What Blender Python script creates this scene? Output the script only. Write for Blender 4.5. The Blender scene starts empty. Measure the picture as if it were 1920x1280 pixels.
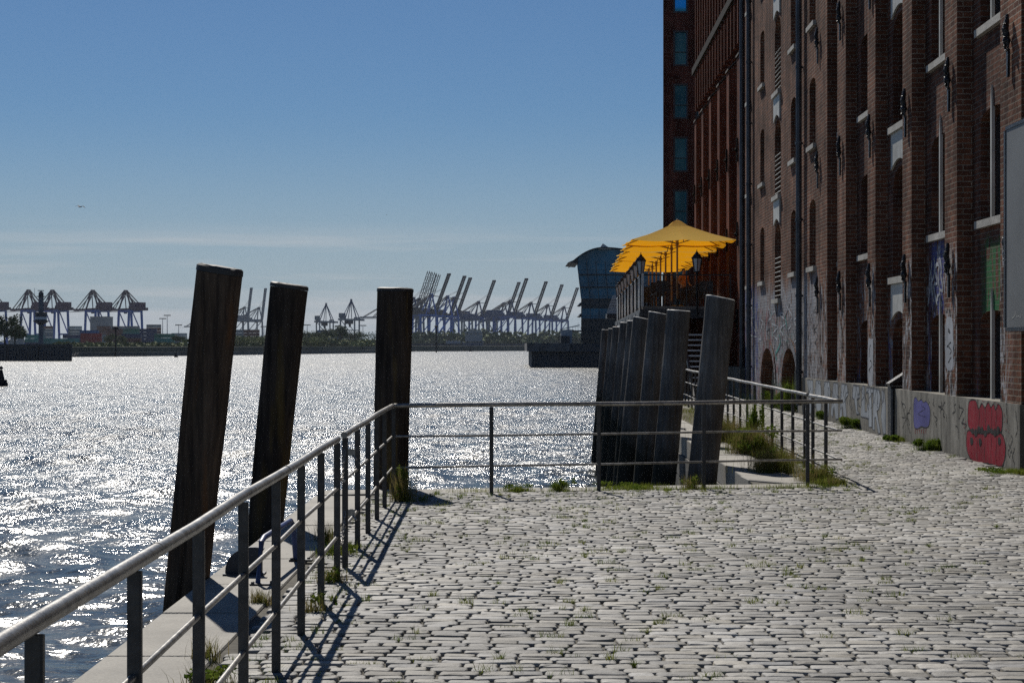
import bpy, bmesh, math, random
import numpy as np
from mathutils import Vector, Matrix, noise
rnd = random.Random(7)
R = math.radians
sc = bpy.context.scene
C = sc.collection
# ---------------------------------------------------------------- camera
F = 3300.0; EYE = 1.7; HOR = 647.0
cam_d = bpy.data.cameras.new('camera'); cam = bpy.data.objects.new('camera', cam_d); C.objects.link(cam)
cam.location = (0, 0, EYE); cam.rotation_euler = (R(90), 0, 0)
cam_d.sensor_width = 36; cam_d.lens = 36 * F / 1920; cam_d.shift_y = (HOR - 640) / 1920
cam_d.clip_start = 0.1; cam_d.clip_end = 20000
sc.camera = cam
# ---------------------------------------------------------------- world and sun
SUN_AZ = -14.0; SUN_EL = 45.0
w = bpy.data.worlds.new('World'); sc.world = w; w.use_nodes = True
nt = w.node_tree; nt.nodes.clear()
sky = nt.nodes.new('ShaderNodeTexSky'); sky.sky_type = 'NISHITA'; sky.sun_disc = False
sky.sun_elevation = R(SUN_EL); sky.sun_rotation = R(SUN_AZ)
sky.air_density = 1.0; sky.dust_density = 0.15; sky.ozone_density = 4.5; sky.altitude = 0
bg = nt.nodes.new('ShaderNodeBackground'); bg.inputs['Strength'].default_value = 0.050
out = nt.nodes.new('ShaderNodeOutputWorld')
tc = nt.nodes.new('ShaderNodeTexCoord')
mp = nt.nodes.new('ShaderNodeMapping'); mp.inputs['Scale'].default_value = (3.2, 3.2, 62.0); mp.inputs['Rotation'].default_value = (0, R(2.0), 0); mp.inputs['Location'].default_value = (1.1, .2, .9)
nt.links.new(tc.outputs['Generated'], mp.inputs['Vector'])
cn = nt.nodes.new('ShaderNodeTexNoise'); cn.inputs['Scale'].default_value = 1.3; cn.inputs['Detail'].default_value = 7; cn.inputs['Roughness'].default_value = 0.55
nt.links.new(mp.outputs['Vector'], cn.inputs['Vector'])
cr = nt.nodes.new('ShaderNodeMapRange'); cr.inputs['From Min'].default_value = 0.47; cr.inputs['From Max'].default_value = 0.66; cr.inputs['To Max'].default_value = 0.6
nt.links.new(cn.outputs['Fac'], cr.inputs['Value'])
sx = nt.nodes.new('ShaderNodeSeparateXYZ'); nt.links.new(tc.outputs['Generated'], sx.inputs['Vector'])
band = nt.nodes.new('ShaderNodeMapRange'); band.interpolation_type = 'SMOOTHSTEP'
band.inputs['From Min'].default_value = 0.072; band.inputs['From Max'].default_value = 0.050
nt.links.new(sx.outputs['Z'], band.inputs['Value'])
cm = nt.nodes.new('ShaderNodeMath'); cm.operation = 'MULTIPLY'
nt.links.new(cr.outputs['Result'], cm.inputs[0]); nt.links.new(band.outputs['Result'], cm.inputs[1])
mixc = nt.nodes.new('ShaderNodeMixRGB'); mixc.inputs['Color2'].default_value = (10.8, 11.0, 11.3, 1)
nt.links.new(cm.outputs[0], mixc.inputs['Fac'])
hb = nt.nodes.new('ShaderNodeMapRange'); hb.interpolation_type = 'SMOOTHSTEP'; hb.inputs['From Min'].default_value = 0.14; hb.inputs['From Max'].default_value = -0.02; hb.inputs['To Max'].default_value = 0.85
nt.links.new(sx.outputs['Z'], hb.inputs['Value'])
hm = nt.nodes.new('ShaderNodeMixRGB'); hm.inputs['Color2'].default_value = (7.3, 8.6, 9.9, 1)
tint = nt.nodes.new('ShaderNodeMixRGB'); tint.blend_type = 'MULTIPLY'; tint.inputs['Fac'].default_value = 1; tint.inputs['Color2'].default_value = (.60, .79, .98, 1)
nt.links.new(sky.outputs['Color'], tint.inputs['Color1'])
nt.links.new(hb.outputs['Result'], hm.inputs['Fac']); nt.links.new(tint.outputs['Color'], hm.inputs['Color1'])
nt.links.new(hm.outputs['Color'], mixc.inputs['Color1'])
nt.links.new(mixc.outputs['Color'], bg.inputs['Color']); nt.links.new(bg.outputs['Background'], out.inputs['Surface'])
sl = bpy.data.lights.new('sun', 'SUN'); sl.energy = 5.0; sl.angle = R(0.5); sl.color = (1.0, 0.95, 0.87)
sun = bpy.data.objects.new('sun', sl); C.objects.link(sun)
sd = Vector((math.sin(R(SUN_AZ)) * math.cos(R(SUN_EL)), math.cos(R(SUN_AZ)) * math.cos(R(SUN_EL)), math.sin(R(SUN_EL))))
sun.rotation_euler = (-sd).to_track_quat('-Z', 'Y').to_euler()
sun.location = sd * 200
sc.view_settings.view_transform = 'Standard'; sc.view_settings.look = 'None'
sc.view_settings.exposure = 0.0; sc.view_settings.gamma = 1.0
sc.cycles.max_bounces = 6; sc.cycles.volume_bounces = 0; sc.cycles.use_denoising = False
sc.cycles.sample_clamp_indirect = 0.8; sc.cycles.blur_glossy = 1.0

# ---------------------------------------------------------------- helpers
def PX(px, py, Y):
    return Vector(((px - 960) * Y / F, Y, EYE + (HOR - py) * Y / F))

class MB:
    def __init__(s): s.v = []; s.f = []
    def add(s, vs, fs):
        b = len(s.v); s.v += [tuple(v) for v in vs]; s.f += [tuple(i + b for i in f) for f in fs]; return s
    def box(s, x0, x1, y0, y1, z0, z1, M=None):
        vs = [Vector((x, y, z)) for z in (z0, z1) for y in (y0, y1) for x in (x0, x1)]
        if M: vs = [M @ v for v in vs]
        return s.add(vs, [(0, 2, 3, 1), (4, 5, 7, 6), (0, 1, 5, 4), (2, 6, 7, 3), (0, 4, 6, 2), (1, 3, 7, 5)])
    def frame(s, a, b):
        d = (b - a).normalized()
        up = Vector((0, 0, 1)) if abs(d.z) < .95 else Vector((1, 0, 0))
        u = d.cross(up).normalized(); return u, d.cross(u).normalized()
    def tube(s, a, b, r, n=8, r2=None, cap=True):
        a = Vector(a); b = Vector(b); r2 = r if r2 is None else r2
        u, w_ = s.frame(a, b)
        vs = []
        for p, q in ((a, r), (b, r2)):
            for i in range(n):
                t = 2 * math.pi * i / n; vs.append(p + u * math.cos(t) * q + w_ * math.sin(t) * q)
        fs = [(i, (i + 1) % n, n + (i + 1) % n, n + i) for i in range(n)]
        if cap: fs += [tuple(range(n - 1, -1, -1)), tuple(range(n, 2 * n))]
        return s.add(vs, fs)
    def beam(s, a, b, w_, h):
        a = Vector(a); b = Vector(b); u, k = s.frame(a, b)
        vs = [p + u * i * w_ / 2 + k * j * h / 2 for p in (a, b) for i, j in ((-1, -1), (1, -1), (1, 1), (-1, 1))]
        return s.add(vs, [(0, 1, 5, 4), (1, 2, 6, 5), (2, 3, 7, 6), (3, 0, 4, 7), (3, 2, 1, 0), (4, 5, 6, 7)])
    def path(s, pts, r, n=8):
        pts = [Vector(p) for p in pts]; rings = []
        for k, p in enumerate(pts):
            a = pts[max(k - 1, 0)]; b = pts[min(k + 1, len(pts) - 1)]
            u, w_ = s.frame(a, b)
            rr = r[k] if isinstance(r, (list, tuple)) else r
            rings.append([p + u * math.cos(2 * math.pi * i / n) * rr + w_ * math.sin(2 * math.pi * i / n) * rr for i in range(n)])
        vs = [v for q in rings for v in q]; fs = []
        for k in range(len(pts) - 1):
            for i in range(n):
                fs.append((k * n + i, k * n + (i + 1) % n, (k + 1) * n + (i + 1) % n, (k + 1) * n + i))
        fs += [tuple(range(n - 1, -1, -1)), tuple(range((len(pts) - 1) * n, len(pts) * n))]
        return s.add(vs, fs)
    def lathe(s, c, prof, n=12):
        c = Vector(c); vs = []
        for r, z in prof:
            for i in range(n):
                t = 2 * math.pi * (i + .5) / n; vs.append(c + Vector((r * math.cos(t), r * math.sin(t), z)))
        fs = [(k * n + i, k * n + (i + 1) % n, (k + 1) * n + (i + 1) % n, (k + 1) * n + i) for k in range(len(prof) - 1) for i in range(n)]
        fs += [tuple(range(n - 1, -1, -1)), tuple(range((len(prof) - 1) * n, len(prof) * n))]
        return s.add(vs, fs)
    def prism(s, pts, d):
        pts = [Vector(p) for p in pts]; d = Vector(d); n = len(pts)
        vs = pts + [p + d for p in pts]
        fs = [(i, (i + 1) % n, n + (i + 1) % n, n + i) for i in range(n)] + [tuple(range(n - 1, -1, -1)), tuple(range(n, 2 * n))]
        return s.add(vs, fs)
    def build(s, name, mat, parent=None, world=True, loc=None, smooth=False, uv=False):
        off = Vector((0, 0, 0))
        if parent is not None and world:
            q = parent
            while q is not None: off += q.location; q = q.parent
        if loc is not None: off += Vector(loc)
        me = bpy.data.meshes.new(name)
        me.from_pydata([(x - off.x, y - off.y, z - off.z) for x, y, z in s.v], [], s.f)
        bm = bmesh.new(); bm.from_mesh(me); bmesh.ops.recalc_face_normals(bm, faces=bm.faces); bm.to_mesh(me); bm.free()
        if smooth:
            for p in me.polygons: p.use_smooth = True
            try: me.set_sharp_from_angle(angle=R(40))
            except Exception: pass
        if uv: boxuv(me)
        if mat: me.materials.append(mat)
        o = bpy.data.objects.new(name, me); C.objects.link(o)
        if parent is not None: o.parent = parent
        if loc is not None: o.location = Vector(loc) if not parent else Vector(loc)
        return o

def boxuv(me):
    uvl = me.uv_layers.new(name='UVMap').data
    vs = me.vertices
    for p in me.polygons:
        n = p.normal
        a = 0 if (abs(n.x) >= abs(n.y) and abs(n.x) >= abs(n.z)) else (1 if abs(n.y) >= abs(n.z) else 2)
        for li in p.loop_indices:
            c = vs[me.loops[li].vertex_index].co
            uvl[li].uv = (c.y, c.z) if a == 0 else ((c.x, c.z) if a == 1 else (c.x, c.y))

def tag(o, label=None, cat=None, group=None, kind=None):
    if label: o['label'] = label
    if cat: o['category'] = cat
    if group: o['group'] = group
    if kind: o['kind'] = kind
    return o
def thing(name, label, cat, loc=(0, 0, 0), group=None, rz=0.0):
    o = bpy.data.objects.new(name, None); C.objects.link(o); o.location = loc; o.rotation_euler.z = rz
    return tag(o, label, cat, group)
def dup(root, loc=None, rz=None, label=None, scale=None, group=None):
    r = root.copy(); C.objects.link(r)
    if loc is not None: r.location = loc
    if rz is not None: r.rotation_euler.z = rz
    if scale is not None: r.scale = (scale,) * 3 if not isinstance(scale, tuple) else scale
    if label: r['label'] = label
    if group: r['group'] = group
    for ch in list(root.children):
        c = ch.copy(); C.objects.link(c); c.parent = r
        for g in list(ch.children):
            d = g.copy(); C.objects.link(d); d.parent = c
    return r

# ---------------------------------------------------------------- materials
def L(nt, a, b): nt.links.new(a, b)
def mat(name, col, rough=.7, metal=0.0, var=0.0, vscale=3.0, bump=0.0, bscale=20.0, col2=None, stretch=(1, 1, 1), spec=0.5, detail=6):
    m = bpy.data.materials.new(name); m.use_nodes = True; nt = m.node_tree
    b = nt.nodes['Principled BSDF']
    b.inputs['Base Color'].default_value = (*col, 1); b.inputs['Roughness'].default_value = rough
    b.inputs['Metallic'].default_value = metal; b.inputs['Specular IOR Level'].default_value = spec
    tc = nt.nodes.new('ShaderNodeTexCoord'); mp = nt.nodes.new('ShaderNodeMapping'); mp.inputs['Scale'].default_value = stretch
    L(nt, tc.outputs['Object'], mp.inputs['Vector'])
    if var > 0 or col2:
        n = nt.nodes.new('ShaderNodeTexNoise'); n.inputs['Scale'].default_value = vscale; n.inputs['Detail'].default_value = detail
        L(nt, mp.outputs['Vector'], n.inputs['Vector'])
        r = nt.nodes.new('ShaderNodeValToRGB')
        c2 = col2 or tuple(c * (1 - var) for c in col)
        c1 = col if col2 else tuple(min(1, c * (1 + var)) for c in col)
        r.color_ramp.elements[0].position = .34; r.color_ramp.elements[0].color = (*c2, 1)
        r.color_ramp.elements[1].position = .66; r.color_ramp.elements[1].color = (*c1, 1)
        L(nt, n.outputs['Fac'], r.inputs['Fac'])
        nb = nt.nodes.new('ShaderNodeTexNoise'); nb.inputs['Scale'].default_value = vscale * .17 if vscale < 8 else 1.4; nb.inputs['Detail'].default_value = 7; nb.inputs['Roughness'].default_value = .62; L(nt, tc.outputs['Object'], nb.inputs['Vector'])
        mb = nt.nodes.new('ShaderNodeMapRange'); mb.inputs['From Min'].default_value = .32; mb.inputs['From Max'].default_value = .68; mb.inputs['To Min'].default_value = .68; mb.inputs['To Max'].default_value = 1.2; L(nt, nb.outputs['Fac'], mb.inputs['Value'])
        xb = nt.nodes.new('ShaderNodeMixRGB'); xb.blend_type = 'MULTIPLY'; xb.inputs['Fac'].default_value = 1; L(nt, r.outputs['Color'], xb.inputs['Color1']); L(nt, mb.outputs['Result'], xb.inputs['Color2'])
        L(nt, xb.outputs['Color'], b.inputs['Base Color'])
    if bump > 0:
        n2 = nt.nodes.new('ShaderNodeTexNoise'); n2.inputs['Scale'].default_value = bscale; n2.inputs['Detail'].default_value = detail
        L(nt, mp.outputs['Vector'], n2.inputs['Vector'])
        bu = nt.nodes.new('ShaderNodeBump'); bu.inputs['Strength'].default_value = bump; bu.inputs['Distance'].default_value = .02
        L(nt, n2.outputs['Fac'], bu.inputs['Height']); L(nt, bu.outputs['Normal'], b.inputs['Normal'])
    return m

def brick_mat(name, c1, c2, mortar, paint=None):
    """running-bond bricks in UV metres; paint = list of (zmax, amount, y0, y1)"""
    m = bpy.data.materials.new(name); m.use_nodes = True; nt = m.node_tree
    b = nt.nodes['Principled BSDF']; b.inputs['Roughness'].default_value = .85; b.inputs['Specular IOR Level'].default_value = .05
    uv = nt.nodes.new('ShaderNodeUVMap')
    nz = nt.nodes.new('ShaderNodeTexNoise'); nz.inputs['Scale'].default_value = 6; L(nt, uv.outputs['UV'], nz.inputs['Vector'])
    mx = nt.nodes.new('ShaderNodeVectorMath'); mx.operation = 'MULTIPLY_ADD'; mx.inputs[1].default_value = (.012, .012, 0)
    L(nt, nz.outputs['Color'], mx.inputs[0]); L(nt, uv.outputs['UV'], mx.inputs[2])
    bt = nt.nodes.new('ShaderNodeTexBrick'); bt.inputs['Scale'].default_value = 1; bt.inputs['Brick Width'].default_value = .26
    bt.inputs['Row Height'].default_value = .085; bt.inputs['Mortar Size'].default_value = .011; bt.inputs['Mortar Smooth'].default_value = .3
    bt.inputs['Bias'].default_value = -.1
    bt.inputs['Color1'].default_value = (*c1, 1); bt.inputs['Color2'].default_value = (*c2, 1); bt.inputs['Mortar'].default_value = (*mortar, 1)
    L(nt, mx.outputs[0], bt.inputs['Vector'])
    big = nt.nodes.new('ShaderNodeTexNoise'); big.inputs['Scale'].default_value = .7; big.inputs['Detail'].default_value = 8; big.inputs['Roughness'].default_value = .65
    L(nt, uv.outputs['UV'], big.inputs['Vector'])
    mr = nt.nodes.new('ShaderNodeMapRange'); mr.inputs['From Min'].default_value = .3; mr.inputs['From Max'].default_value = .7
    mr.inputs['To Min'].default_value = .42; mr.inputs['To Max'].default_value = 1.5; L(nt, big.outputs['Fac'], mr.inputs['Value'])
    mul = nt.nodes.new('ShaderNodeMixRGB'); mul.blend_type = 'MULTIPLY'; mul.inputs['Fac'].default_value = 1
    L(nt, bt.outputs['Color'], mul.inputs['Color1']); L(nt, mr.outputs['Result'], mul.inputs['Color2'])
    st_m = nt.nodes.new('ShaderNodeMapping'); st_m.inputs['Scale'].default_value = (1.7, .16, 1); L(nt, uv.outputs['UV'], st_m.inputs['Vector'])
    st = nt.nodes.new('ShaderNodeTexNoise'); st.inputs['Scale'].default_value = 1.6; st.inputs['Detail'].default_value = 6; st.inputs['Roughness'].default_value = .6; L(nt, st_m.outputs['Vector'], st.inputs['Vector'])
    sr = nt.nodes.new('ShaderNodeMapRange'); sr.inputs['From Min'].default_value = .38; sr.inputs['From Max'].default_value = .6; sr.inputs['To Min'].default_value = .55; sr.inputs['To Max'].default_value = 1.12; L(nt, st.outputs['Fac'], sr.inputs['Value'])
    ms_ = nt.nodes.new('ShaderNodeMixRGB'); ms_.blend_type = 'MULTIPLY'; ms_.inputs['Fac'].default_value = 1; L(nt, mul.outputs['Color'], ms_.inputs['Color1']); L(nt, sr.outputs['Result'], ms_.inputs['Color2'])
    col = ms_.outputs['Color']
    if paint:
        sp = nt.nodes.new('ShaderNodeSeparateXYZ'); L(nt, uv.outputs['UV'], sp.inputs['Vector'])
        def noise_(sc_, sx_, sy_, seed, det=6, dist=0.0):
            mp = nt.nodes.new('ShaderNodeMapping'); mp.inputs['Scale'].default_value = (sx_, sy_, 1); mp.inputs['Location'].default_value = (seed, seed * 1.7, 0)
            L(nt, uv.outputs['UV'], mp.inputs['Vector'])
            n = nt.nodes.new('ShaderNodeTexNoise'); n.inputs['Scale'].default_value = sc_; n.inputs['Detail'].default_value = det; n.inputs['Distortion'].default_value = dist
            L(nt, mp.outputs['Vector'], n.inputs['Vector']); return n
        def mrange(src, a, b_, c=0.0, d=1.0):
            q = nt.nodes.new('ShaderNodeMapRange'); q.inputs['From Min'].default_value = a; q.inputs['From Max'].default_value = b_
            q.inputs['To Min'].default_value = c; q.inputs['To Max'].default_value = d; L(nt, src, q.inputs['Value']); return q.outputs['Result']
        def math_(op, a, b_):
            q = nt.nodes.new('ShaderNodeMath'); q.operation = op
            for i, s_ in enumerate((a, b_)):
                if isinstance(s_, (int, float)): q.inputs[i].default_value = s_
                else: L(nt, s_, q.inputs[i])
            return q.outputs[0]
        for (zt, soft, u0, u1, colr, thr, seed, sc_) in paint:
            n = noise_(sc_, 1.0, .45, seed, 5, 1.5)
            up = mrange(math_('ADD', sp.outputs['Y'], math_('MULTIPLY', n.outputs['Fac'], 1.2)), zt + .6 + soft, zt + .6, 0, 1)
            ulo = mrange(sp.outputs['X'], u0, u0 + .5); uhi = mrange(sp.outputs['X'], u1, u1 - .5)
            n2 = noise_(sc_ * 2.1, 1.6, .5, seed + 9, 7, 2.5)
            msk = mrange(n2.outputs['Fac'], thr, thr + .05)
            mk = math_('MULTIPLY', math_('MULTIPLY', up, msk), math_('MULTIPLY', ulo, uhi))
            mk = math_('MULTIPLY', mk, mrange(bt.outputs['Fac'], 0, 1, .9, .45))
            q = nt.nodes.new('ShaderNodeMixRGB'); L(nt, mk, q.inputs['Fac']); L(nt, col, q.inputs['Color1']); q.inputs['Color2'].default_value = (*colr, 1)
            col = q.outputs['Color']
    L(nt, col, b.inputs['Base Color'])
    inv = nt.nodes.new('ShaderNodeMath'); inv.operation = 'SUBTRACT'; inv.inputs[0].default_value = 1; L(nt, bt.outputs['Fac'], inv.inputs[1])
    fine = nt.nodes.new('ShaderNodeTexNoise'); fine.inputs['Scale'].default_value = 16; fine.inputs['Detail'].default_value = 5; L(nt, uv.outputs['UV'], fine.inputs['Vector'])
    ad = nt.nodes.new('ShaderNodeMath'); ad.operation = 'MULTIPLY_ADD'; ad.inputs[1].default_value = .9; L(nt, fine.outputs['Fac'], ad.inputs[0]); L(nt, inv.outputs[0], ad.inputs[2])
    bu = nt.nodes.new('ShaderNodeBump'); bu.inputs['Strength'].default_value = .9; bu.inputs['Distance'].default_value = .012
    L(nt, ad.outputs[0], bu.inputs['Height']); L(nt, bu.outputs['Normal'], b.inputs['Normal'])
    return m
WHT = (.34, .345, .36); GRY = (.2, .22, .26); RED = (.28, .05, .06); TEAL = (.08, .3, .27); BLU = (.05, .07, .22); BLK = (.015, .015, .018); GRN = (.03, .15, .06)
M = {}
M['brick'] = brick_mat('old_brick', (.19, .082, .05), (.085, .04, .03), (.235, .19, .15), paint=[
    (3.1, .5, 41.2, 60, WHT, .42, 3, .8), (3.0, .3, 24, 41.5, WHT, .49, 31, .9), (2.9, .4, 42, 60, GRY, .50, 5, .9), (2.6, .3, 46, 54, RED, .57, 8, .8),
    (2.4, .3, 44, 51, TEAL, .60, 12, .8), (3.3, .3, 53, 60, BLU, .5, 14, .8), (2.6, .3, 24, 60, BLK, .54, 17, 1.1), (2.2, .3, 41, 60, WHT, .56, 57, 1.6), (2.3, .3, 41, 60, BLK, .56, 77, 2.2), (2.0, .3, 48, 60, RED, .60, 87, 1.1)])
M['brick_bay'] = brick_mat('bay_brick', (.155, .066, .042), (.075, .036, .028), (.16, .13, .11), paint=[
    (3.2, .2, 24.6, 26.9, GRN, .45, 21, .7), (3.3, .2, 28.2, 30.6, BLU, .47, 22, .7), (3.2, .2, 28.8, 30.9, WHT, .52, 25, .7),
    (2.9, .2, 31, 44, GRY, .55, 27, .9), (1.7, .3, 24, 44, BLU, .60, 29, .9)])
M['brick_red'] = brick_mat('red_brick', (.19, .055, .03), (.11, .036, .024), (.10, .065, .05))
M['brick_dark'] = brick_mat('tower_brick', (.13, .045, .032), (.085, .033, .025), (.07, .04, .033))
M['stone'] = mat('sill_stone', (.36, .345, .31), .8, var=.2, bump=.3)
M['glass'] = mat('window_glass', (.02, .025, .03), .08, spec=.8)
M['blueglass'] = mat('tower_glass', (.04, .34, .64), .05, metal=.9, spec=.9)
M['frame'] = mat('dark_frame', (.03, .03, .033), .5)
M['pale'] = mat('pale_paint', (.45, .45, .42), .6, var=.15)
M['iron'] = mat('cast_iron', (.012, .012, .013), .42, metal=.3, bump=.6, bscale=40)
M['pipe'] = mat('drainpipe_zinc', (.06, .065, .075), .45, metal=.4, var=.3)
M['darkband'] = mat('dark_band', (.012, .011, .011), .9, spec=.1)
M['roof'] = mat('roof_felt', (.08, .075, .07), .9)
M['plinth'] = mat('plinth_concrete', (.20, .19, .165), .9, spec=.15, var=.4, vscale=2.2, bump=.35, bscale=25, stretch=(1, 2.2, .6))
M['cap'] = mat('granite_cap', (.235, .22, .19), .75, var=.16, vscale=60, bump=.3, bscale=80)
M['wallstone'] = mat('quay_wall_stone', (.095, .09, .08), .85, var=.45, vscale=2.5, bump=.8, bscale=9)
M['mortar'] = mat('joint_sand', (.085, .078, .062), .95, var=.3, vscale=14, bump=.6, bscale=40)
M['steel'] = mat('painted_steel', (.05, .048, .046), .5, metal=.35, var=.3, vscale=18, bump=.15, bscale=60)
M['rail'] = mat('rail_steel', (.30, .285, .26), .38, metal=.75, var=.3, vscale=16, bump=.1, bscale=70)
M['soil'] = mat('soil', (.11, .095, .07), .95, var=.4, vscale=8, bump=.6, bscale=20)
# ---------------------------------------------------------------- wood of the piles
def wood_mat(name, c1, c2, stain=None, sfac=.5):
    m = bpy.data.materials.new(name); m.use_nodes = True; nt = m.node_tree; b = nt.nodes['Principled BSDF']
    b.inputs['Roughness'].default_value = .85; b.inputs['Specular IOR Level'].default_value = .06
    tc = nt.nodes.new('ShaderNodeTexCoord'); mp = nt.nodes.new('ShaderNodeMapping'); mp.inputs['Scale'].default_value = (9, 9, .55)
    L(nt, tc.outputs['Object'], mp.inputs['Vector'])
    n = nt.nodes.new('ShaderNodeTexNoise'); n.inputs['Scale'].default_value = 2.4; n.inputs['Detail'].default_value = 9; n.inputs['Roughness'].default_value = .7
    L(nt, mp.outputs['Vector'], n.inputs['Vector'])
    r = nt.nodes.new('ShaderNodeValToRGB'); r.color_ramp.elements[0].position = .36; r.color_ramp.elements[0].color = (*c2, 1)
    r.color_ramp.elements[1].position = .64; r.color_ramp.elements[1].color = (*c1, 1); L(nt, n.outputs['Fac'], r.inputs['Fac'])
    col = r.outputs['Color']
    n3 = nt.nodes.new('ShaderNodeTexNoise'); n3.inputs['Scale'].default_value = 1.6; n3.inputs['Detail'].default_value = 4
    L(nt, tc.outputs['Object'], n3.inputs['Vector'])
    if stain:
        mp2 = nt.nodes.new('ShaderNodeMapping'); mp2.inputs['Scale'].default_value = (4, 4, .5); L(nt, tc.outputs['Object'], mp2.inputs['Vector'])
        n4 = nt.nodes.new('ShaderNodeTexNoise'); n4.inputs['Scale'].default_value = 1.5; n4.inputs['Detail'].default_value = 5; L(nt, mp2.outputs['Vector'], n4.inputs['Vector'])
        q = nt.nodes.new('ShaderNodeMapRange'); q.inputs['From Min'].default_value = .56; q.inputs['From Max'].default_value = .66; q.inputs['To Max'].default_value = sfac
        L(nt, n4.outputs['Fac'], q.inputs['Value'])
        mx = nt.nodes.new('ShaderNodeMixRGB'); L(nt, q.outputs['Result'], mx.inputs['Fac']); L(nt, col, mx.inputs['Color1']); mx.inputs['Color2'].default_value = (*stain, 1); col = mx.outputs['Color']
    mv = nt.nodes.new('ShaderNodeMapRange'); mv.inputs['From Min'].default_value = .3; mv.inputs['From Max'].default_value = .7; mv.inputs['To Min'].default_value = .6; mv.inputs['To Max'].default_value = 1.3
    L(nt, n3.outputs['Fac'], mv.inputs['Value'])
    ml = nt.nodes.new('ShaderNodeMixRGB'); ml.blend_type = 'MULTIPLY'; ml.inputs['Fac'].default_value = 1; L(nt, col, ml.inputs['Color1']); L(nt, mv.outputs['Result'], ml.inputs['Color2'])
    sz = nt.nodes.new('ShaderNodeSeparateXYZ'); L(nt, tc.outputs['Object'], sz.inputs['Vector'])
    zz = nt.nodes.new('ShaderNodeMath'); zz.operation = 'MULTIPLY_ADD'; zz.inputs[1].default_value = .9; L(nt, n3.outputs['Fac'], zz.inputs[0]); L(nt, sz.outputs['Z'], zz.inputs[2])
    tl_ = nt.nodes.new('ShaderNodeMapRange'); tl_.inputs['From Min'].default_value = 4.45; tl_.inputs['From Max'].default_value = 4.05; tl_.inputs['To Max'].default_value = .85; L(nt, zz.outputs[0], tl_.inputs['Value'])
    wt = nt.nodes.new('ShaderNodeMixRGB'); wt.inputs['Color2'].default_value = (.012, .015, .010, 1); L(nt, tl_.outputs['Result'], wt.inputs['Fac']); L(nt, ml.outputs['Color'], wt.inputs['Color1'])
    L(nt, wt.outputs['Color'], b.inputs['Base Color'])
    bu = nt.nodes.new('ShaderNodeBump'); bu.inputs['Strength'].default_value = .9; bu.inputs['Distance'].default_value = .02
    L(nt, n.outputs['Fac'], bu.inputs['Height']); L(nt, bu.outputs['Normal'], b.inputs['Normal'])
    return m
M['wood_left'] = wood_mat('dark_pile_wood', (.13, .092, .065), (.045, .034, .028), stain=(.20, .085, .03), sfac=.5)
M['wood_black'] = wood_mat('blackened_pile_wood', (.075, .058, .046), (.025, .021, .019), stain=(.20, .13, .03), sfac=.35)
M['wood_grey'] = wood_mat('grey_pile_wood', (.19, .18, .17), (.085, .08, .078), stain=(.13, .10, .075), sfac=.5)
M['pile_cap'] = mat('pile_lid', (.02, .019, .018), .6, var=.3)
M['pile_cap_light'] = mat('pile_lid_pale', (.33, .33, .32), .55, var=.2)

def pile(top, bot, r_top, r_bot, wood, cap, label, seed, lid=.035, over=1.03, tilt=(0, 0), group=None, square=0.0):
    rr = random.Random(seed); top = Vector(top); bot = Vector(bot)
    t = thing('wooden_pile', label, 'mooring pile', (bot.x, bot.y, bot.z), group)
    N, K = 40, 46
    ax = (top - bot).normalized(); u = Vector((1, 0, 0)) - ax * ax.x; u.normalize(); v = ax.cross(u)
    cracks = [(rr.uniform(0, 6.28), rr.uniform(.012, .03), rr.uniform(0, .5), rr.uniform(.5, 1)) for _ in range(13)]
    ph = [rr.uniform(0, 6.28) for _ in range(4)]
    vs = []; hgt = (top - bot).length
    for k in range(K + 1):
        f = k / K
        for i in range(N):
            a = 2 * math.pi * i / N
            q = r_bot + (r_top - r_bot) * f
            q *= 1 + square * math.cos(4 * (a - .6)) + .018 * math.sin(2 * a + ph[0] + f * 1.2) + .014 * math.sin(5 * a + ph[1]) + .012 * math.sin(f * 9 + ph[2]) * math.sin(3 * a + ph[3])
            q += .006 * noise.noise(Vector((math.cos(a) * 3, math.sin(a) * 3, f * hgt * 2 + seed)))
            for c, dpt, f0, f1 in cracks:
                da = abs((a - c - .08 * math.sin(f * 7 + c) + math.pi) % (2 * math.pi) - math.pi)
                if da < .1 and f0 < f < f1: q -= dpt * (1 - da / .1)
            off = .012 * math.sin(f * 5 + ph[1])
            z_end = 0
            if k == K: z_end = (math.cos(a) * tilt[0] + math.sin(a) * tilt[1]) * q
            vs.append(bot + ax * (hgt * f + z_end) + u * (math.cos(a) * q + off) + v * (math.sin(a) * q))
    fs = [(k * N + i, k * N + (i + 1) % N, (k + 1) * N + (i + 1) % N, (k + 1) * N + i) for k in range(K) for i in range(N)]
    fs += [tuple(range(N - 1, -1, -1)), tuple(range(K * N, K * N + N))]
    m = MB(); m.add(vs, fs); m.build('post', wood, t, smooth=True)
    m = MB(); ring = vs[K * N:]
    cc = sum((Vector(p) for p in ring), Vector()) / N
    lo = [cc + (Vector(p) - cc) * over + ax * .002 for p in ring]
    mid = [cc + (Vector(p) - cc) * (over * .985) + ax * (lid * .8 + .006 * noise.noise(Vector(p) * 9)) for p in ring]
    hi = [cc + (Vector(p) - cc) * (over * .9) + ax * (lid + .005 * rr.random()) for p in ring]
    vv = lo + mid + hi
    ff = [(i, (i + 1) % N, N + (i + 1) % N, N + i) for i in range(N)] + [(N + i, N + (i + 1) % N, 2 * N + (i + 1) % N, 2 * N + i) for i in range(N)] + [tuple(range(2 * N, 3 * N)), tuple(range(N - 1, -1, -1))]
    m.add(vv, ff); m.build('lid', cap, t, smooth=True)
    return t
WZ = -3.0
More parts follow.
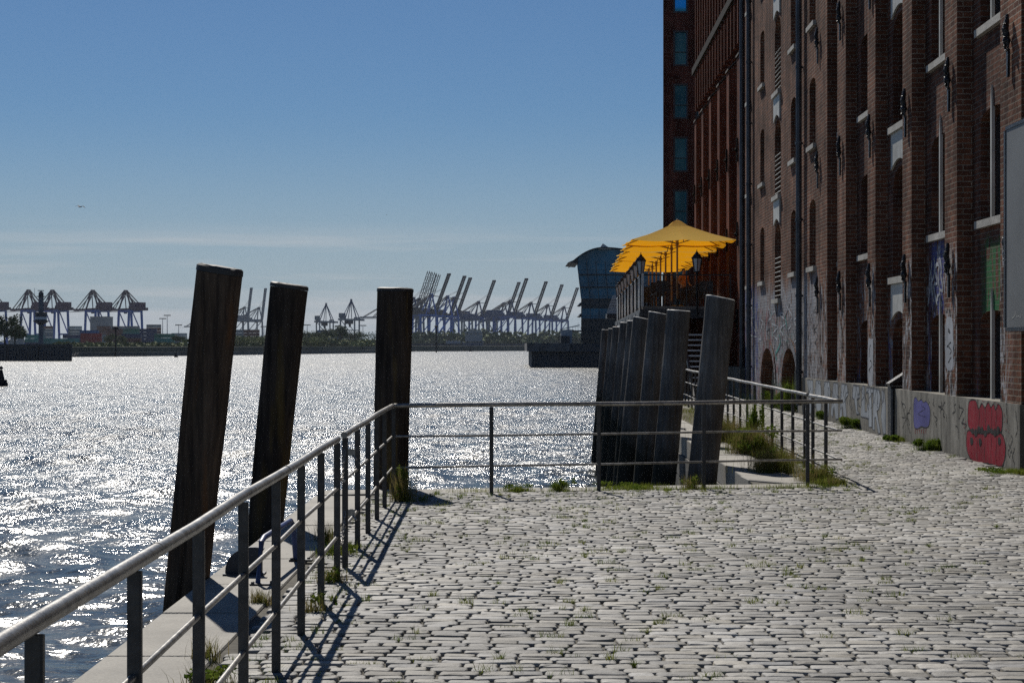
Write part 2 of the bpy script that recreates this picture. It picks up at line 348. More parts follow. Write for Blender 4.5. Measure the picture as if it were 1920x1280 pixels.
def pile_px(ctop, ytop, cbot, ybot, Yt, Yb, rt, rb, **k):
    T = PX(ctop, ytop, Yt); B = PX(cbot, ybot, Yb)
    d = (B - T) / (T.z - B.z); B2 = T + d * (T.z - (WZ - 1.0))
    rb2 = rb + (rb - rt) * (B.z - B2.z) / (T.z - B.z) * .5
    return pile(T, B2, rt, rb2, **k)
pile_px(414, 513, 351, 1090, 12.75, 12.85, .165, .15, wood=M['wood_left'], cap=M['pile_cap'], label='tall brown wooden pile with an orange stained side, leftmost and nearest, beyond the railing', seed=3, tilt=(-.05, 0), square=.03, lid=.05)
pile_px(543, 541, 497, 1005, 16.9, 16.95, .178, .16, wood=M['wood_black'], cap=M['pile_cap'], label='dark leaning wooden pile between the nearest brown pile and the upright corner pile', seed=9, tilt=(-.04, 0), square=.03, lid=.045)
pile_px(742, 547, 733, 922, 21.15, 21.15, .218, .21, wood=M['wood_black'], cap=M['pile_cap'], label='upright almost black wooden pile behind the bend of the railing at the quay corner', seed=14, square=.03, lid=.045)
RP = [(1349, 560, 25, 32, 'broad grey wooden pile, nearest and tallest of the row along the right quay wall'),
      (1273.5, 584, 30.8, 29, 'grey wooden pile with a bright flat top, second nearest in the right hand row'),
      (1237, 589, 33.5, 27, 'grey wooden pile third from the right in the row along the quay wall'),
      (1204, 598, 38.0, 25, 'grey wooden pile fourth from the right in the row along the quay wall'),
      (1190.5, 603, 45.0, 25, 'slim grey wooden pile, middle one of the nine in the right hand row'),
      (1175.5, 606, 48.5, 24, 'slim dark wooden pile, fourth from the left of the right hand row'),
      (1159.5, 614, 58.0, 21, 'slim dark wooden pile, third from the left of the right hand row'),
      (1151, 617, 64.0, 19, 'slim dark wooden pile, second from the left of the right hand row'),
      (1138.5, 619, 69.0, 18, 'slim dark wooden pile at the far left end of the right hand row')]
for i, (cx, ty, Y, dx, lab) in enumerate(RP):
    T = PX(cx, ty, Y); Lz = 4.0 + T.z
    slope = .094 if i < 4 else .085
    B = Vector((T.x - slope * Lz, Y + .05, -4.0))
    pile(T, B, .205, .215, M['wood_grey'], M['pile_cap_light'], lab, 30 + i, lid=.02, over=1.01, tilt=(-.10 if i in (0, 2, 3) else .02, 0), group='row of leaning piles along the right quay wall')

# ---------------------------------------------------------------- quay ground
def edge_left(): return -2.22
def cross_edge(x): return 20.97 + .165 * x
def right_edge(y): return 2.62 + .0157 * y
def fence_cross(x): return 20.18 + .285 * x
def fence_right(y): return 3.27 + .0321 * y
def plinth_x(y): return 6.31 + .0212 * y
def flat_poly(name, pts, z, mat_, kind='structure', depth=None):
    m = MB()
    if depth: m.prism([(x, y, z) for x, y in pts], (0, 0, -depth))
    else: m.add([(x, y, z) for x, y in pts], [tuple(range(len(pts)))])
    o = m.build(name, mat_); tag(o, kind=kind); return o
# joint-sand bed under the stones (one sheet), its quay body below
xl = -2.22; yc0 = cross_edge(xl); yc1 = cross_edge(3.0)
QE = [(30, 130), (9.2, 130), (8.3, 97), (5.4, 96), (5.2, 90), (4.6, 75), (3.9, 71.5)]
bed = [(xl + .02, -14), (30, -14), *QE, (right_edge(yc1) + .02, yc1 - .02), (xl + .02, yc0 - .02)]
flat_poly('ground', bed, -.014, M['mortar'])
body = [(xl + .03, -14), (30, -14), *[(a + .01, b) for a, b in QE], (right_edge(yc1) + .03, yc1 - .03), (xl + .03, yc0 - .03)]
o = flat_poly('quay_wall', body, -.05, M['wallstone'], depth=4.5)
# quay wall face blocks on the right wall (rows of large rough stones)
m = MB()
y = yc1
for row in range(6):
    z1 = -.30 - row * .42; yy = yc1 + .1 + (row % 2) * .35
    while yy < 60:
        ln = rnd.uniform(.6, 1.0); xr = right_edge(yy + ln / 2) - rnd.uniform(.02, .05)
        m.box(xr, xr + .25, yy + .012, yy + ln - .012, z1 - .40, z1 - .012); yy += ln
m.build('quay_wall_facing', M['wallstone']); tag(bpy.data.objects['quay_wall_facing'], kind='structure')
# cap stones
m = MB()
def bevel_block(m, pts, z0, z1, b=.012):
    c = sum((Vector((x, y, 0)) for x, y in pts), Vector()) / len(pts)
    n = len(pts)
    r0 = [Vector((x, y, z0)) for x, y in pts]; r1 = [Vector((x, y, z1 - b)) for x, y in pts]
    r2 = []
    for x, y in pts:
        d = Vector((x, y, 0)) - c; r2.append(Vector((x, y, z1)) - d.normalized() * b * 1.4)
    m.add(r0 + r1 + r2, [(i, (i + 1) % n, n + (i + 1) % n, n + i) for i in range(n)] + [(n + i, n + (i + 1) % n, 2 * n + (i + 1) % n, 2 * n + i) for i in range(n)] + [tuple(range(2 * n, 3 * n))])
y = -13.0
while y < yc0 - .95:
    ln = rnd.uniform(1.15, 1.55)
    if y + ln > yc0 - 1.3: ln = yc0 - .72 - y
    g = .006; dz = rnd.uniform(-.004, .004)
    bevel_block(m, [(xl, y + g), (-1.62, y + g), (-1.62, y + ln - g), (xl, y + ln - g)], -.32, .006 + dz)
    y += ln
x = xl
while x < 3.2:
    ln = rnd.uniform(1.1, 1.5)
    if x + ln > 2.7: ln = 3.75 - x
    a, b_ = x + .006, x + ln - .006
    bevel_block(m, [(a, cross_edge(a) - (.70 if a < -1 else .5)), (b_, cross_edge(b_) - .5), (b_, cross_edge(b_)), (a, cross_edge(a))], -.32, .004 + rnd.uniform(-.003, .003))
    x += ln
m.build('quay_edge_stones', M['cap']); tag(bpy.data.objects['quay_edge_stones'], kind='structure')
m = MB()
y = yc1 + .25
# rounded corner stone of the raised right edge
e = right_edge(y)
bevel_block(m, [(e + .46, y - .12), (e + 1.35, y + .08), (e + 1.2, y + 1.0), (e + .64, y + 1.1), (e, y + 1.1), (e + .02, y + .48)], -.32, .012)
y += 1.115
while y < 69.5:
    ln = rnd.uniform(1.2, 1.6)
    e0, e1 = right_edge(y), right_edge(y + ln)
    bevel_block(m, [(e0, y + .006), (e0 + .62, y + .006), (e1 + .62, y + ln - .006), (e1, y + ln - .006)], -.3, .008 + rnd.uniform(-.004, .004))
    y += ln
m.build('quay_edge_stones', M['cap']); tag(bpy.data.objects['quay_edge_stones.001'], kind='structure')
# strip of soil between the right cap and the railing
m = MB()
ys = [yc1 + .2 + i * 1.5 for i in range(33)]
vs = []
for yy in ys:
    vs += [(right_edge(yy) + .62, yy, -.02), (right_edge(yy) + .62 + .5 * (fence_right(yy) + .1 - right_edge(yy) - .62), yy, .02), (fence_right(yy) + .1, yy, -.012)]
m.add(vs, [(3 * k + j, 3 * k + 1 + j, 3 * k + 4 + j, 3 * k + 3 + j) for k in range(len(ys) - 1) for j in (0, 1)])
m.build('soil_verge', M['soil']); tag(bpy.data.objects['soil_verge'], kind='structure')

# ---------------------------------------------------------------- cobbles, every stone modelled
def cobble_mat():
    m = bpy.data.materials.new('cobble_granite'); m.use_nodes = True; nt = m.node_tree; b = nt.nodes['Principled BSDF']
    b.inputs['Roughness'].default_value = .66; b.inputs['Specular IOR Level'].default_value = .3
    at = nt.nodes.new('ShaderNodeAttribute'); at.attribute_name = 'tone'
    tc = nt.nodes.new('ShaderNodeTexCoord')
    n = nt.nodes.new('ShaderNodeTexNoise'); n.inputs['Scale'].default_value = 45; n.inputs['Detail'].default_value = 8; n.inputs['Roughness'].default_value = .7
    L(nt, tc.outputs['Object'], n.inputs['Vector'])
    mr = nt.nodes.new('ShaderNodeMapRange'); mr.inputs['From Min'].default_value = .3; mr.inputs['From Max'].default_value = .7; mr.inputs['To Min'].default_value = .72; mr.inputs['To Max'].default_value = 1.22
    L(nt, n.outputs['Fac'], mr.inputs['Value'])
    n2 = nt.nodes.new('ShaderNodeTexNoise'); n2.inputs['Scale'].default_value = .55; n2.inputs['Detail'].default_value = 5; L(nt, tc.outputs['Object'], n2.inputs['Vector'])
    m2 = nt.nodes.new('ShaderNodeMapRange'); m2.inputs['From Min'].default_value = .35; m2.inputs['From Max'].default_value = .65; m2.inputs['To Min'].default_value = .72; m2.inputs['To Max'].default_value = 1.14
    L(nt, n2.outputs['Fac'], m2.inputs['Value'])
    a = nt.nodes.new('ShaderNodeMixRGB'); a.blend_type = 'MULTIPLY'; a.inputs['Fac'].default_value = 1; L(nt, at.outputs['Color'], a.inputs['Color1']); L(nt, mr.outputs['Result'], a.inputs['Color2'])
    c = nt.nodes.new('ShaderNodeMixRGB'); c.blend_type = 'MULTIPLY'; c.inputs['Fac'].default_value = 1; L(nt, a.outputs['Color'], c.inputs['Color1']); L(nt, m2.outputs['Result'], c.inputs['Color2'])
    L(nt, c.outputs['Color'], b.inputs['Base Color'])
    bu = nt.nodes.new('ShaderNodeBump'); bu.inputs['Strength'].default_value = .55; bu.inputs['Distance'].default_value = .008
    L(nt, n.outputs['Fac'], bu.inputs['Height']); L(nt, bu.outputs['Normal'], b.inputs['Normal'])
    return m
def in_cobbles(x, y):
    if x < -1.58 or x > plinth_x(y) - .02: return False
    if y > 21.8 and x > 3.35: return x > fence_right(y) - .25
    return y < cross_edge(x) - .53 or x > max(3.9, fence_right(y) - .1)
rs = np.random.RandomState(5)
rects = []
y = 5.0
while y < 94:
    d = rs.uniform(.096, .124) * (1.0 if y < 40 else 1.45)
    x = -1.6 + rs.uniform(0, .1)
    xr = plinth_x(y)
    while x < xr:
        wd = rs.uniform(.14, .25) * (1.0 if y < 40 else 1.3)
        wig = .05 * math.sin(x * .5 + 1.3) * math.sin(y * .31) + .012 * math.sin(x * 2.3 + y * .9)
        cx, cy = x + wd / 2, y + d / 2 + wig
        if in_cobbles(cx - wd / 2.2, cy) and in_cobbles(cx + wd / 2.2, cy) and in_cobbles(cx, cy + d / 2):
            rects.append((cx, cy, wd - rs.uniform(.005, .022), d - rs.uniform(.006, .017)))
        x += wd
    y += d
rects = np.array(rects); n = len(rects)
# right column outline: superellipse with noise
A = 14
th = np.arange(A) / A * 2 * np.pi
c_, s_ = np.cos(th), np.sin(th)
e = .19
ux = np.sign(c_) * np.abs(c_) ** e; uy = np.sign(s_) * np.abs(s_) ** e
jit = rs.normal(0, .022, (n, A)); jit2 = rs.normal(0, .042, (n, A))
ox = (ux[None] + jit) * rects[:, 2:3] / 2; oy = (uy[None] + jit2) * rects[:, 3:4] / 2
ang = rs.normal(0, .035, (n, 1)); ca, sa = np.cos(ang), np.sin(ang)
ox, oy = ox * ca - oy * sa, ox * sa + oy * ca
hz = rs.normal(.002, .0020, (n, 1)); tx = rs.normal(0, .018, (n, 1)); ty = rs.normal(.0, .024, (n, 1))
und = .004 * np.sin(rects[:, 0:1] * .8) * np.sin(rects[:, 1:2] * .45)
rings = []
for k, (sc_, zz) in enumerate(((1.0, -.045), (1.0, -.006), (.965, .000), (.88, .0025), (.45, .0035))):
    px = rects[:, 0:1] + ox * sc_; py = rects[:, 1:2] + oy * sc_
    pz = zz + hz + tx * ox * sc_ + ty * oy * sc_ + und + (rs.normal(0, .0012, (n, A)) if k > 1 else 0)
    rings.append(np.stack([px, py, pz + np.zeros_like(px)], -1))
cen = np.stack([rects[:, 0], rects[:, 1], .0052 + hz[:, 0] + und[:, 0]], -1)[:, None]
V = np.concatenate(rings + [cen], 1); per = V.shape[1]; nr = len(rings)
tmpl = []
for k in range(nr - 1):
    for i in range(A): tmpl.append((k * A + i, k * A + (i + 1) % A, (k + 1) * A + (i + 1) % A, (k + 1) * A + i))
tq = np.array(tmpl); tt = np.array([((nr - 1) * A + i, (nr - 1) * A + (i + 1) % A, nr * A) for i in range(A)])
base = (np.arange(n) * per)[:, None, None]
q = (tq[None] + base).reshape(-1); t3 = (tt[None] + base).reshape(-1)
nq, n3 = n * len(tq), n * len(tt)
me = bpy.data.meshes.new('cobblestones')
me.vertices.add(n * per); me.vertices.foreach_set('co', V.reshape(-1))
me.loops.add(len(q) + len(t3)); me.loops.foreach_set('vertex_index', np.concatenate([q, t3]))
me.polygons.add(nq + n3)
ls = np.concatenate([np.arange(nq) * 4, nq * 4 + np.arange(n3) * 3]); me.polygons.foreach_set('loop_start', ls)
me.polygons.foreach_set('use_smooth', np.ones(nq + n3, bool))
me.update(calc_edges=True)
tone = np.clip(rs.normal(.250, .048, n), .10, .38)
dark = rs.rand(n) < .05; tone[dark] *= .72
tint = rs.normal(0, .02, n); cols = np.stack([tone * (1.0 + tint), tone * (.965 + tint * .3), tone * (.89 - tint), np.ones(n)], -1)
at = me.color_attributes.new('tone', 'FLOAT_COLOR', 'POINT'); at.data.foreach_set('color', np.repeat(cols, per, 0).reshape(-1))
me.materials.append(cobble_mat())
o = bpy.data.objects.new('cobblestones', me); C.objects.link(o); tag(o, kind='structure')
COB = rects

# ---------------------------------------------------------------- railings
def post(t, x, y, h=.995, w_=.045, d_=.032, z0=-.05):
    m = MB(); r = .006
    pts = [(-w_/2 + r, -d_/2), (w_/2 - r, -d_/2), (w_/2, -d_/2 + r), (w_/2, d_/2 - r), (w_/2 - r, d_/2), (-w_/2 + r, d_/2), (-w_/2, d_/2 - r), (-w_/2, -d_/2 + r)]
    m.prism([(x + a, y + b, z0) for a, b in pts], (0, 0, h - z0))
    m.build('post', M['steel'], t)
def fence(label, a, b, posts, top=1.02, mids=(.67, .32), ext=(0, 0), bend=None):
    a = Vector((*a, 0)); b = Vector((*b, 0))
    t = thing('railing', label, 'railing', (a.x, a.y, 0))
    d = (b - a).normalized()
    A0 = a - d * ext[0]; B0 = b + d * ext[1]; n_ = max(2, int((B0 - A0).length / 1.2))
    def wob(p, i, z, s): return Vector((p.x + s * .003 * math.sin(i * 1.7), p.y, z + s * .004 * math.sin(i * 2.3)))
    m = MB(); m.path([wob(A0.lerp(B0, i / n_), i, top, 1) for i in range(n_ + 1)], .0245, 14)
    # welded sleeves
    for i in range(1, n_, 3):
        p = A0.lerp(B0, (i + .4) / n_); m.tube(wob(p, i, top, 0) - d * .006, wob(p, i, top, 0) + d * .006, .0265, 14)
    m.build('top_rail', M['rail'], t, smooth=True)
    for z in mids:
        m = MB(); m.path([wob(A0.lerp(B0, i / n_), i + z * 9, z, 1) for i in range(n_ + 1)], .0125, 10); m.build('mid_rail', M['rail'], t, smooth=True)
    for (x, y) in posts: post(t, x, y)
    return t
fx = lambda y: -1.111 - .0121 * y
FY = [12.73 - 1.206 * k for k in range(11)]
rl1 = fence('long steel railing in the left foreground running to the small gap', (fx(.4), .4), (fx(12.73), 12.73), [(fx(y), y) for y in FY], ext=(0, .06))
y2 = [13.43 + 1.25 * k for k in range(6)]
rl2 = fence('short steel railing past the gap, ending at the corner by the upright black pile', (fx(13.4), 13.43), (fx(19.8), 19.8), [(fx(y), y) for y in y2[:5]], ext=(.1, 0))
cp = [(-1.33, fence_cross(-1.33)), (-.235, fence_cross(-.235)), (1.01, fence_cross(1.01)), (2.27, fence_cross(2.27)), (3.56, fence_cross(3.56))]
rc = fence('steel railing running across the end of the cobbled quay', cp[0], (3.97, fence_cross(3.97)), cp, ext=(0, .03))
ry = [24.35 + 1.31 * k for k in range(40)]
rr_ = fence('long railing on the right receding along the weedy quay edge towards the stairs', (fence_right(24.2), 24.2), (fence_right(68), 68), [(fence_right(y), y) for y in ry if y < 68], ext=(.1, 0))
rg = fence('short railing section joining the cross railing at the right quay corner', (fence_right(21.36), 21.36), (fence_right(23.7), 23.7), [(fence_right(22.36), 22.36), (fence_right(23.55), 23.55)], ext=(0, .1))
# chains that close the two gaps
def chain(label, p0, p1, sag, n_):
    t = MB(); p0 = Vector(p0); p1 = Vector(p1)
    pts = [p0.lerp(p1, i / n_) - Vector((0, 0, sag * 4 * (i / n_) * (1 - i / n_))) for i in range(n_ + 1)]
    for i in range(n_):
        a, b = pts[i], pts[i + 1]; u, v = t.frame(a, b); k = u if i % 2 else v; c = (a + b) / 2; d = (b - a) * .75
        ring = [c + d * math.cos(q) + k * .008 * math.sin(q) for q in [j * math.pi / 4 for j in range(9)]]
        t.path(ring, .0028, 5)
    o = t.build('chain', M['rail'], loc=p0); tag(o, label, 'chain'); return o
chain('upper galvanised chain hanging in the gap of the left railing', (fx(12.75), 12.78, .93), (fx(13.4), 13.40, .90), .22, 26)
chain('lower galvanised chain hanging in the gap of the left railing', (fx(12.75), 12.78, .45), (fx(13.4), 13.40, .43), .22, 26)
chain('chain hanging between the end posts of the two railings on the right', (fence_right(23.6), 23.6, .93), (fence_right(24.3), 24.3, .9), .3, 26)
for t, (x, y) in ((rl2, (fx(13.43), 13.43)), (rl2, (fx(13.43), 13.43)), (rr_, (fence_right(24.35), 24.35))):
    pass
m = MB()
for z in (.86, .40): m.box(fx(13.43) + .022, fx(13.43) + .075, 13.42, 13.44, z, z + .05); m.tube((fx(13.43) + .06, 13.42, z), (fx(13.43) + .09, 13.40, z - .03), .008)
m.build('hook_plate', M['rail'], rl2)

# ---------------------------------------------------------------- ladder hand hoops on the quay edge
M['blue'] = mat('blue_paint', (.03, .055, .16), .45, var=.3, vscale=9)
M['darkblue'] = mat('tarred_steel', (.025, .03, .042), .55, var=.3)
def hoop(label, x0, y0, x1, y1, h, m_):
    t = thing('ladder_handrail', label, 'handrail', (x0, y0, 0))
    m = MB()
    m.path([(x0, y0, .0), (x0 + .02, y0 + .06, h * .93), (x0 + .03, y0 + .12, h), (x1 - .01, y1 - .1, h), (x1, y1 - .02, h * .9), (x1 + .02, y1, .0)], .021, 12)
    m.build('bar', m_, t, smooth=True)
    for (x, y) in ((x0, y0), (x1 + .02, y1)):
        m = MB(); m.box(x - .05, x + .13, y - .05, y + .05, .004, .02)
        for a, b in ((-.03, -.03), (.1, 0)): m.lathe((x + a, y + b, .02), [(.014, 0), (.014, .012), (.006, .016)], 6)
        m.build('foot_plate', M['steel'], t)
    return t
hoop('blue painted ladder hand hoop bolted to the quay edge beside the dark leaning pile', -1.80, 12.45, -1.72, 13.85, .33, M['blue'])
hoop('dark ladder hand hoop on the right quay edge behind the nearest grey pile', 3.35, 35.2, 3.30, 36.9, .35, M['darkblue'])
t = thing('fender_plate', 'dark rounded steel fender plate standing on the quay edge left of the blue hoop', 'fender', (-2.1, 13.0, 0))
m = MB(); pr = []
for i in range(13):
    a = math.pi * (1 - i / 12 * .62); pr.append((-1.91 + .21 * math.cos(a), 13.0, .01 + .20 * max(0, math.sin(a)) ** .8))
pr += [(-1.85, 13.0, .17), (-1.85, 13.0, 0.01), (-2.13, 13.0, .01)]
m.prism(pr[:-1], (0, .06, 0)); m.build('plate', M['darkblue'], t)
m = MB(); m.box(-2.13, -1.83, 12.95, 13.12, 0.004, .018)
m.build('foot_plate', M['darkblue'], t)
# ---------------------------------------------------------------- brick buildings
ROT = -math.atan(.0212)
def wall(m, y0, y1, z0, z1, xf, ops, rev=.22):
    """front faces -x at x=xf in local coordinates; ops = (ya, yb, za, zb, rise)"""
    ys = sorted({y0, y1, *[o[0] for o in ops], *[o[1] for o in ops]}); zs = sorted({z0, z1, *[o[2] for o in ops], *[o[3] for o in ops]})
    for i in range(len(ys) - 1):
        for k in range(len(zs) - 1):
            cy, cz = (ys[i] + ys[i+1]) / 2, (zs[k] + zs[k+1]) / 2
            if any(a < cy < b and c < cz < d for a, b, c, d, _ in ops): continue
            m.add([(xf, ys[i], zs[k]), (xf, ys[i+1], zs[k]), (xf, ys[i+1], zs[k+1]), (xf, ys[i], zs[k+1])], [(0, 1, 2, 3)])
    for a, b, c, d, r in ops:
        x2 = xf + rev; zt = d - r
        m.add([(xf, a, c), (x2, a, c), (x2, a, zt), (xf, a, zt)], [(0, 1, 2, 3)])
        m.add([(xf, b, c), (x2, b, c), (x2, b, zt), (xf, b, zt)], [(0, 1, 2, 3)])
        m.add([(xf, a, c), (x2, a, c), (x2, b, c), (xf, b, c)], [(0, 1, 2, 3)])
        n = 10 if r > 0 else 1
        pts = [(a + (b - a) * i / n, zt + (r * math.sqrt(max(0, 1 - (2 * i / n - 1) ** 2)) if r > 0 else 0)) for i in range(n + 1)]
        for (ya, za), (yb, zb) in zip(pts, pts[1:]):
            if r > 0: m.add([(xf, ya, za), (xf, yb, zb), (xf, yb, d), (xf, ya, d)], [(0, 1, 2, 3)])
            m.add([(xf, ya, za), (x2, ya, za), (x2, yb, zb), (xf, yb, zb)], [(0, 1, 2, 3)])
def mesh_noflip(m, name, mt, parent, uv=True):
    me = bpy.data.meshes.new(name); me.from_pydata(m.v, [], m.f)
    bm = bmesh.new(); bm.from_mesh(me); bmesh.ops.remove_doubles(bm, verts=bm.verts, dist=1e-5); bmesh.ops.recalc_face_normals(bm, faces=bm.faces); bm.to_mesh(me); bm.free()
    boxuv(me); me.materials.append(mt)
    o = bpy.data.objects.new(name, me); C.objects.link(o); o.parent = parent; return o

wh = thing('warehouse', 'old dark brown brick warehouse with deep bays, arched doors and graffiti on the right', 'building', (6.31, 0, 0), rz=ROT)
TOPZ = 15.2; REC = .27; BACK = 12.0
PIL = [24.2, 27.8, 31.2, 34.65, 38.2]
pil_half = {24.2: .55, 27.8: .42, 31.2: .40, 34.65: .42, 38.2: .55}
near = [20.6, 17.0, 13.4]
for q in near: pil_half[q] = .42
allp = sorted(near + PIL)
DOORB = {(31.2, 34.65), (17.0, 20.6)}
sto = [3.58, 6.5, 9.42, 12.3]
def win(y0, y1, z0, z1, xf, rev, mull=False, rise=.15, frame='frame', bars=False, sill=True):
    """window: frame + pane + sill + mullion, set back in its opening"""
    x = xf + rev
    m = MB(); w_ = .05
    m.box(x - .03, x + .03, y0, y0 + w_, z0, z1); m.box(x - .03, x + .03, y1 - w_, y1, z0, z1)
    m.box(x - .028, x + .028, y0 + w_, y1 - w_, z0, z0 + w_); m.box(x - .028, x + .028, y0 + w_, y1 - w_, z1 - w_ - rise * .5, z1)
    m.box(x - .02, x + .02, y0 + w_, y1 - w_, z0 + (z1 - z0) * .62, z0 + (z1 - z0) * .62 + .04)
    if not mull: m.box(x - .021, x + .021, (y0 + y1) / 2 - .02, (y0 + y1) / 2 + .02, z0 + w_, z1 - w_)
    f = m.build('window', M[frame], wh, world=False)
    m = MB(); m.box(x + .0, x + .012, y0 + w_ * .5, y1 - w_ * .5, z0 + w_ * .5, z1 - w_ * .5); m.build('pane', M['glass'], f, world=False)
    if sill:
        m = MB(); m.box(xf - .08, xf + rev - .035, y0 - .08, y1 + .08, z0 - .11, z0 + .004); m.build('sill', M['stone'], f, world=False, uv=False)
    if mull:
        m = MB(); yc = (y0 + y1) / 2
        m.prism([(xf + .02, yc - .035, z0 + .005), (xf + .02, yc + .035, z0 + .005), (xf + .02, yc + .035, z1 - .05), (xf + .02, yc, z1 + .32), (xf + .02, yc - .035, z1 - .05)], (-.05, 0, 0))
        m.build('mullion', M['pale'], f, world=False)
    if bars:
        m = MB()
        for i in range(8):
            z = z0 + .1 + i * .14; m.tube((xf - .02, y0 + .03, z), (xf - .02, y1 - .03, z), .012, 6)
        m.build('guard_bars', M['pale'], f, world=False)
    return f
def door_col(y0, y1, xf, rev, zs=((.9, 2.2), (2.98, 5.05), (5.84, 7.95), (8.72, 10.8), (11.6, 13.6)), bars=False, ground=True):
    for i, (a, b) in enumerate(zs):
        if i == 0 and not ground: continue
        x = xf + rev
        m = MB(); m.box(x - .02, x + .02, y0, y1, a, b)
        for q in (1, 2, 3): yy = y0 + (y1 - y0) * q / 4; m.box(x - .035, x - .02, yy - .01, yy + .01, a, b)
        f = m.build('loading_door', M['frame'], wh, world=False)
        if i > 0:
            m = MB(); m.box(xf - .10, xf + rev - .022, y0 - .06, y1 + .06, a - .12, a + .003); m.build('sill', M['stone'], f, world=False)
            if i < 4:
                m = MB(); zt = b + .08
            m = MB(); m.prism([(xf - .045, y0 + .02, a - .80), (xf - .045, y0 + .02, a - .123), (xf - .045, y1 - .02, a - .123), (xf - .045, y1 - .02, a - .80)] + [(xf - .045, y1 - .02 - (y1 - y0 - .04) * q / 8, a - .80 + .16 * math.sin(math.pi * q / 8)) for q in range(1, 8)], (.04, 0, 0))
            if i > 1 or ground: m.build('panel', M['pale'], f, world=False)
            if bars:
                m = MB()
                for q in range(9): z = a + .1 + q * .13; m.tube((xf + .01, y0 + .03, z), (xf + .01, y1 - .03, z), .014, 6)
                m.build('guard_bars', M['pale'], f, world=False)
# recessed bays
for a, b in zip(allp, allp[1:]):
    y0 = a + pil_half[a]; y1 = b - pil_half[b]; yc = (y0 + y1) / 2 + .05
    ops = []
    if (a, b) in DOORB:
        zs = ((.9, 2.2), (2.98, 5.05), (5.84, 7.95), (8.72, 10.8), (11.6, 13.6))
        ops = [(yc - .75, yc + .75, c, d, .35) for c, d in zs]
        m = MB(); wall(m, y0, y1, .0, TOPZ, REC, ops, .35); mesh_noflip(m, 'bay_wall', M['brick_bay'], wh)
        door_col(yc - .75, yc + .75, REC, .33)
    else:
        ops = [(yc - .75, yc + .75, .9, 2.22, .14)] + [(yc - .75, yc + .75, z, z + 1.66, .14) for z in sto]
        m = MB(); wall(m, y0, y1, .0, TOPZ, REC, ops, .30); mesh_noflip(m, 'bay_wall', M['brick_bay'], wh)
        for o_ in ops: win(o_[0], o_[1], o_[2], o_[3], REC, .26, mull=(a in (24.2, 27.8, 20.6)), sill=o_[2] > 1)
# pilasters
for p in allp:
    h = pil_half[p]; m = MB()
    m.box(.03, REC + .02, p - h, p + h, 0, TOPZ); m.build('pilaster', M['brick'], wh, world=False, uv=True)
# flush section with arches at ground level; face at x=.03 ; starts with the broad pier
FL0, FL1 = 40.2, 57.0
cols = [(41.9, 42.9), (45.2, 46.2), (51.9, 52.9), (55.4, 56.3)]
ops = []
for a, b in cols: ops += [(a, b, z, z + 1.62, .18) for z in sto]
dz = ((2.98, 5.05), (5.84, 7.95), (8.72, 10.8), (11.6, 13.6))
ops += [(48.2, 49.5, c, d, .4) for c, d in dz]
arches = [(44.9, 47.9, -.1, 1.62, 1.0), (49.4, 52.6, -.1, 1.62, 1.0)]
m = MB(); wall(m, FL0, FL1, -.1, TOPZ, .03, ops + arches, .30); mesh_noflip(m, 'front_wall', M['brick'], wh)
for o_ in ops[:16]: win(o_[0], o_[1], o_[2], o_[3], .03, .24, rise=.18)
door_col(48.2, 49.5, .03, .26, zs=((0, 0),) + dz, bars=True, ground=False)
m = MB()
for a in arches: m.box(.33, .36, a[0] - .05, a[1] + .05, -.1, 1.7)
m.build('arch_infill', M['plinth'], wh, world=False)
for a in arches:   # brick voussoir rings standing slightly proud
    m = MB(); yc = (a[0] + a[1]) / 2; hw = (a[1] - a[0]) / 2
    for i in range(24):
        t0, t1 = math.pi * i / 24 + .012, math.pi * (i + 1) / 24 - .012
        pr = [(0.0, yc + (hw + r_) * math.cos(t), .62 + (1.0 + r_) * math.sin(t)) for r_, t in ((.0, t0), (.24, t0), (.24, t1), (.0, t1))]
        m.prism(pr, (.04, 0, 0))
    m.build('arch_ring', M['brick'], wh, world=False, uv=True)
# return of the bay beside the broad pier (38.2..40.2)
m = MB(); wall(m, 38.2 + .55, 40.2, 0, TOPZ, REC, [(38.95, 39.75, z, z + 1.6, .12) for z in [.9] + sto], .3); mesh_noflip(m, 'bay_wall', M['brick_bay'], wh)
for z in [.9] + sto: win(38.95, 39.75, z, z + 1.6 if z > 1 else 2.5, REC, .26, sill=z > 1)
m = MB(); m.box(.031, REC + .02, 40.17, 40.25, 0, TOPZ); m.box(.031, REC + .4, 56.97, 57.02, 0, TOPZ); m.build('wall_return', M['brick'], wh, world=False, uv=True)
# body behind, roof
m = MB(); m.box(REC + .42, BACK, 12.98, 57.0, 0, TOPZ - .02); m.build('core', M['brick_dark'], wh, world=False, uv=True)
m = MB(); m.box(-.10, BACK + .2, 12.9, 57.05, TOPZ, TOPZ + .35); m.build('roof', M['roof'], wh, world=False)
# drainpipes
for y in (43.95, 55.0):
    m = MB(); m.tube((-.08, y, .2), (-.08, y, TOPZ), .075, 12)
    for z in np.arange(1.0, TOPZ, 1.9): m.tube((-.08, y, z), (-.08, y, z + .07), .09, 12); m.box(-.03, .035, y - .02, y + .02, z + .01, z + .05)
    m.build('drainpipe', M['pipe'], wh, world=False, smooth=True)
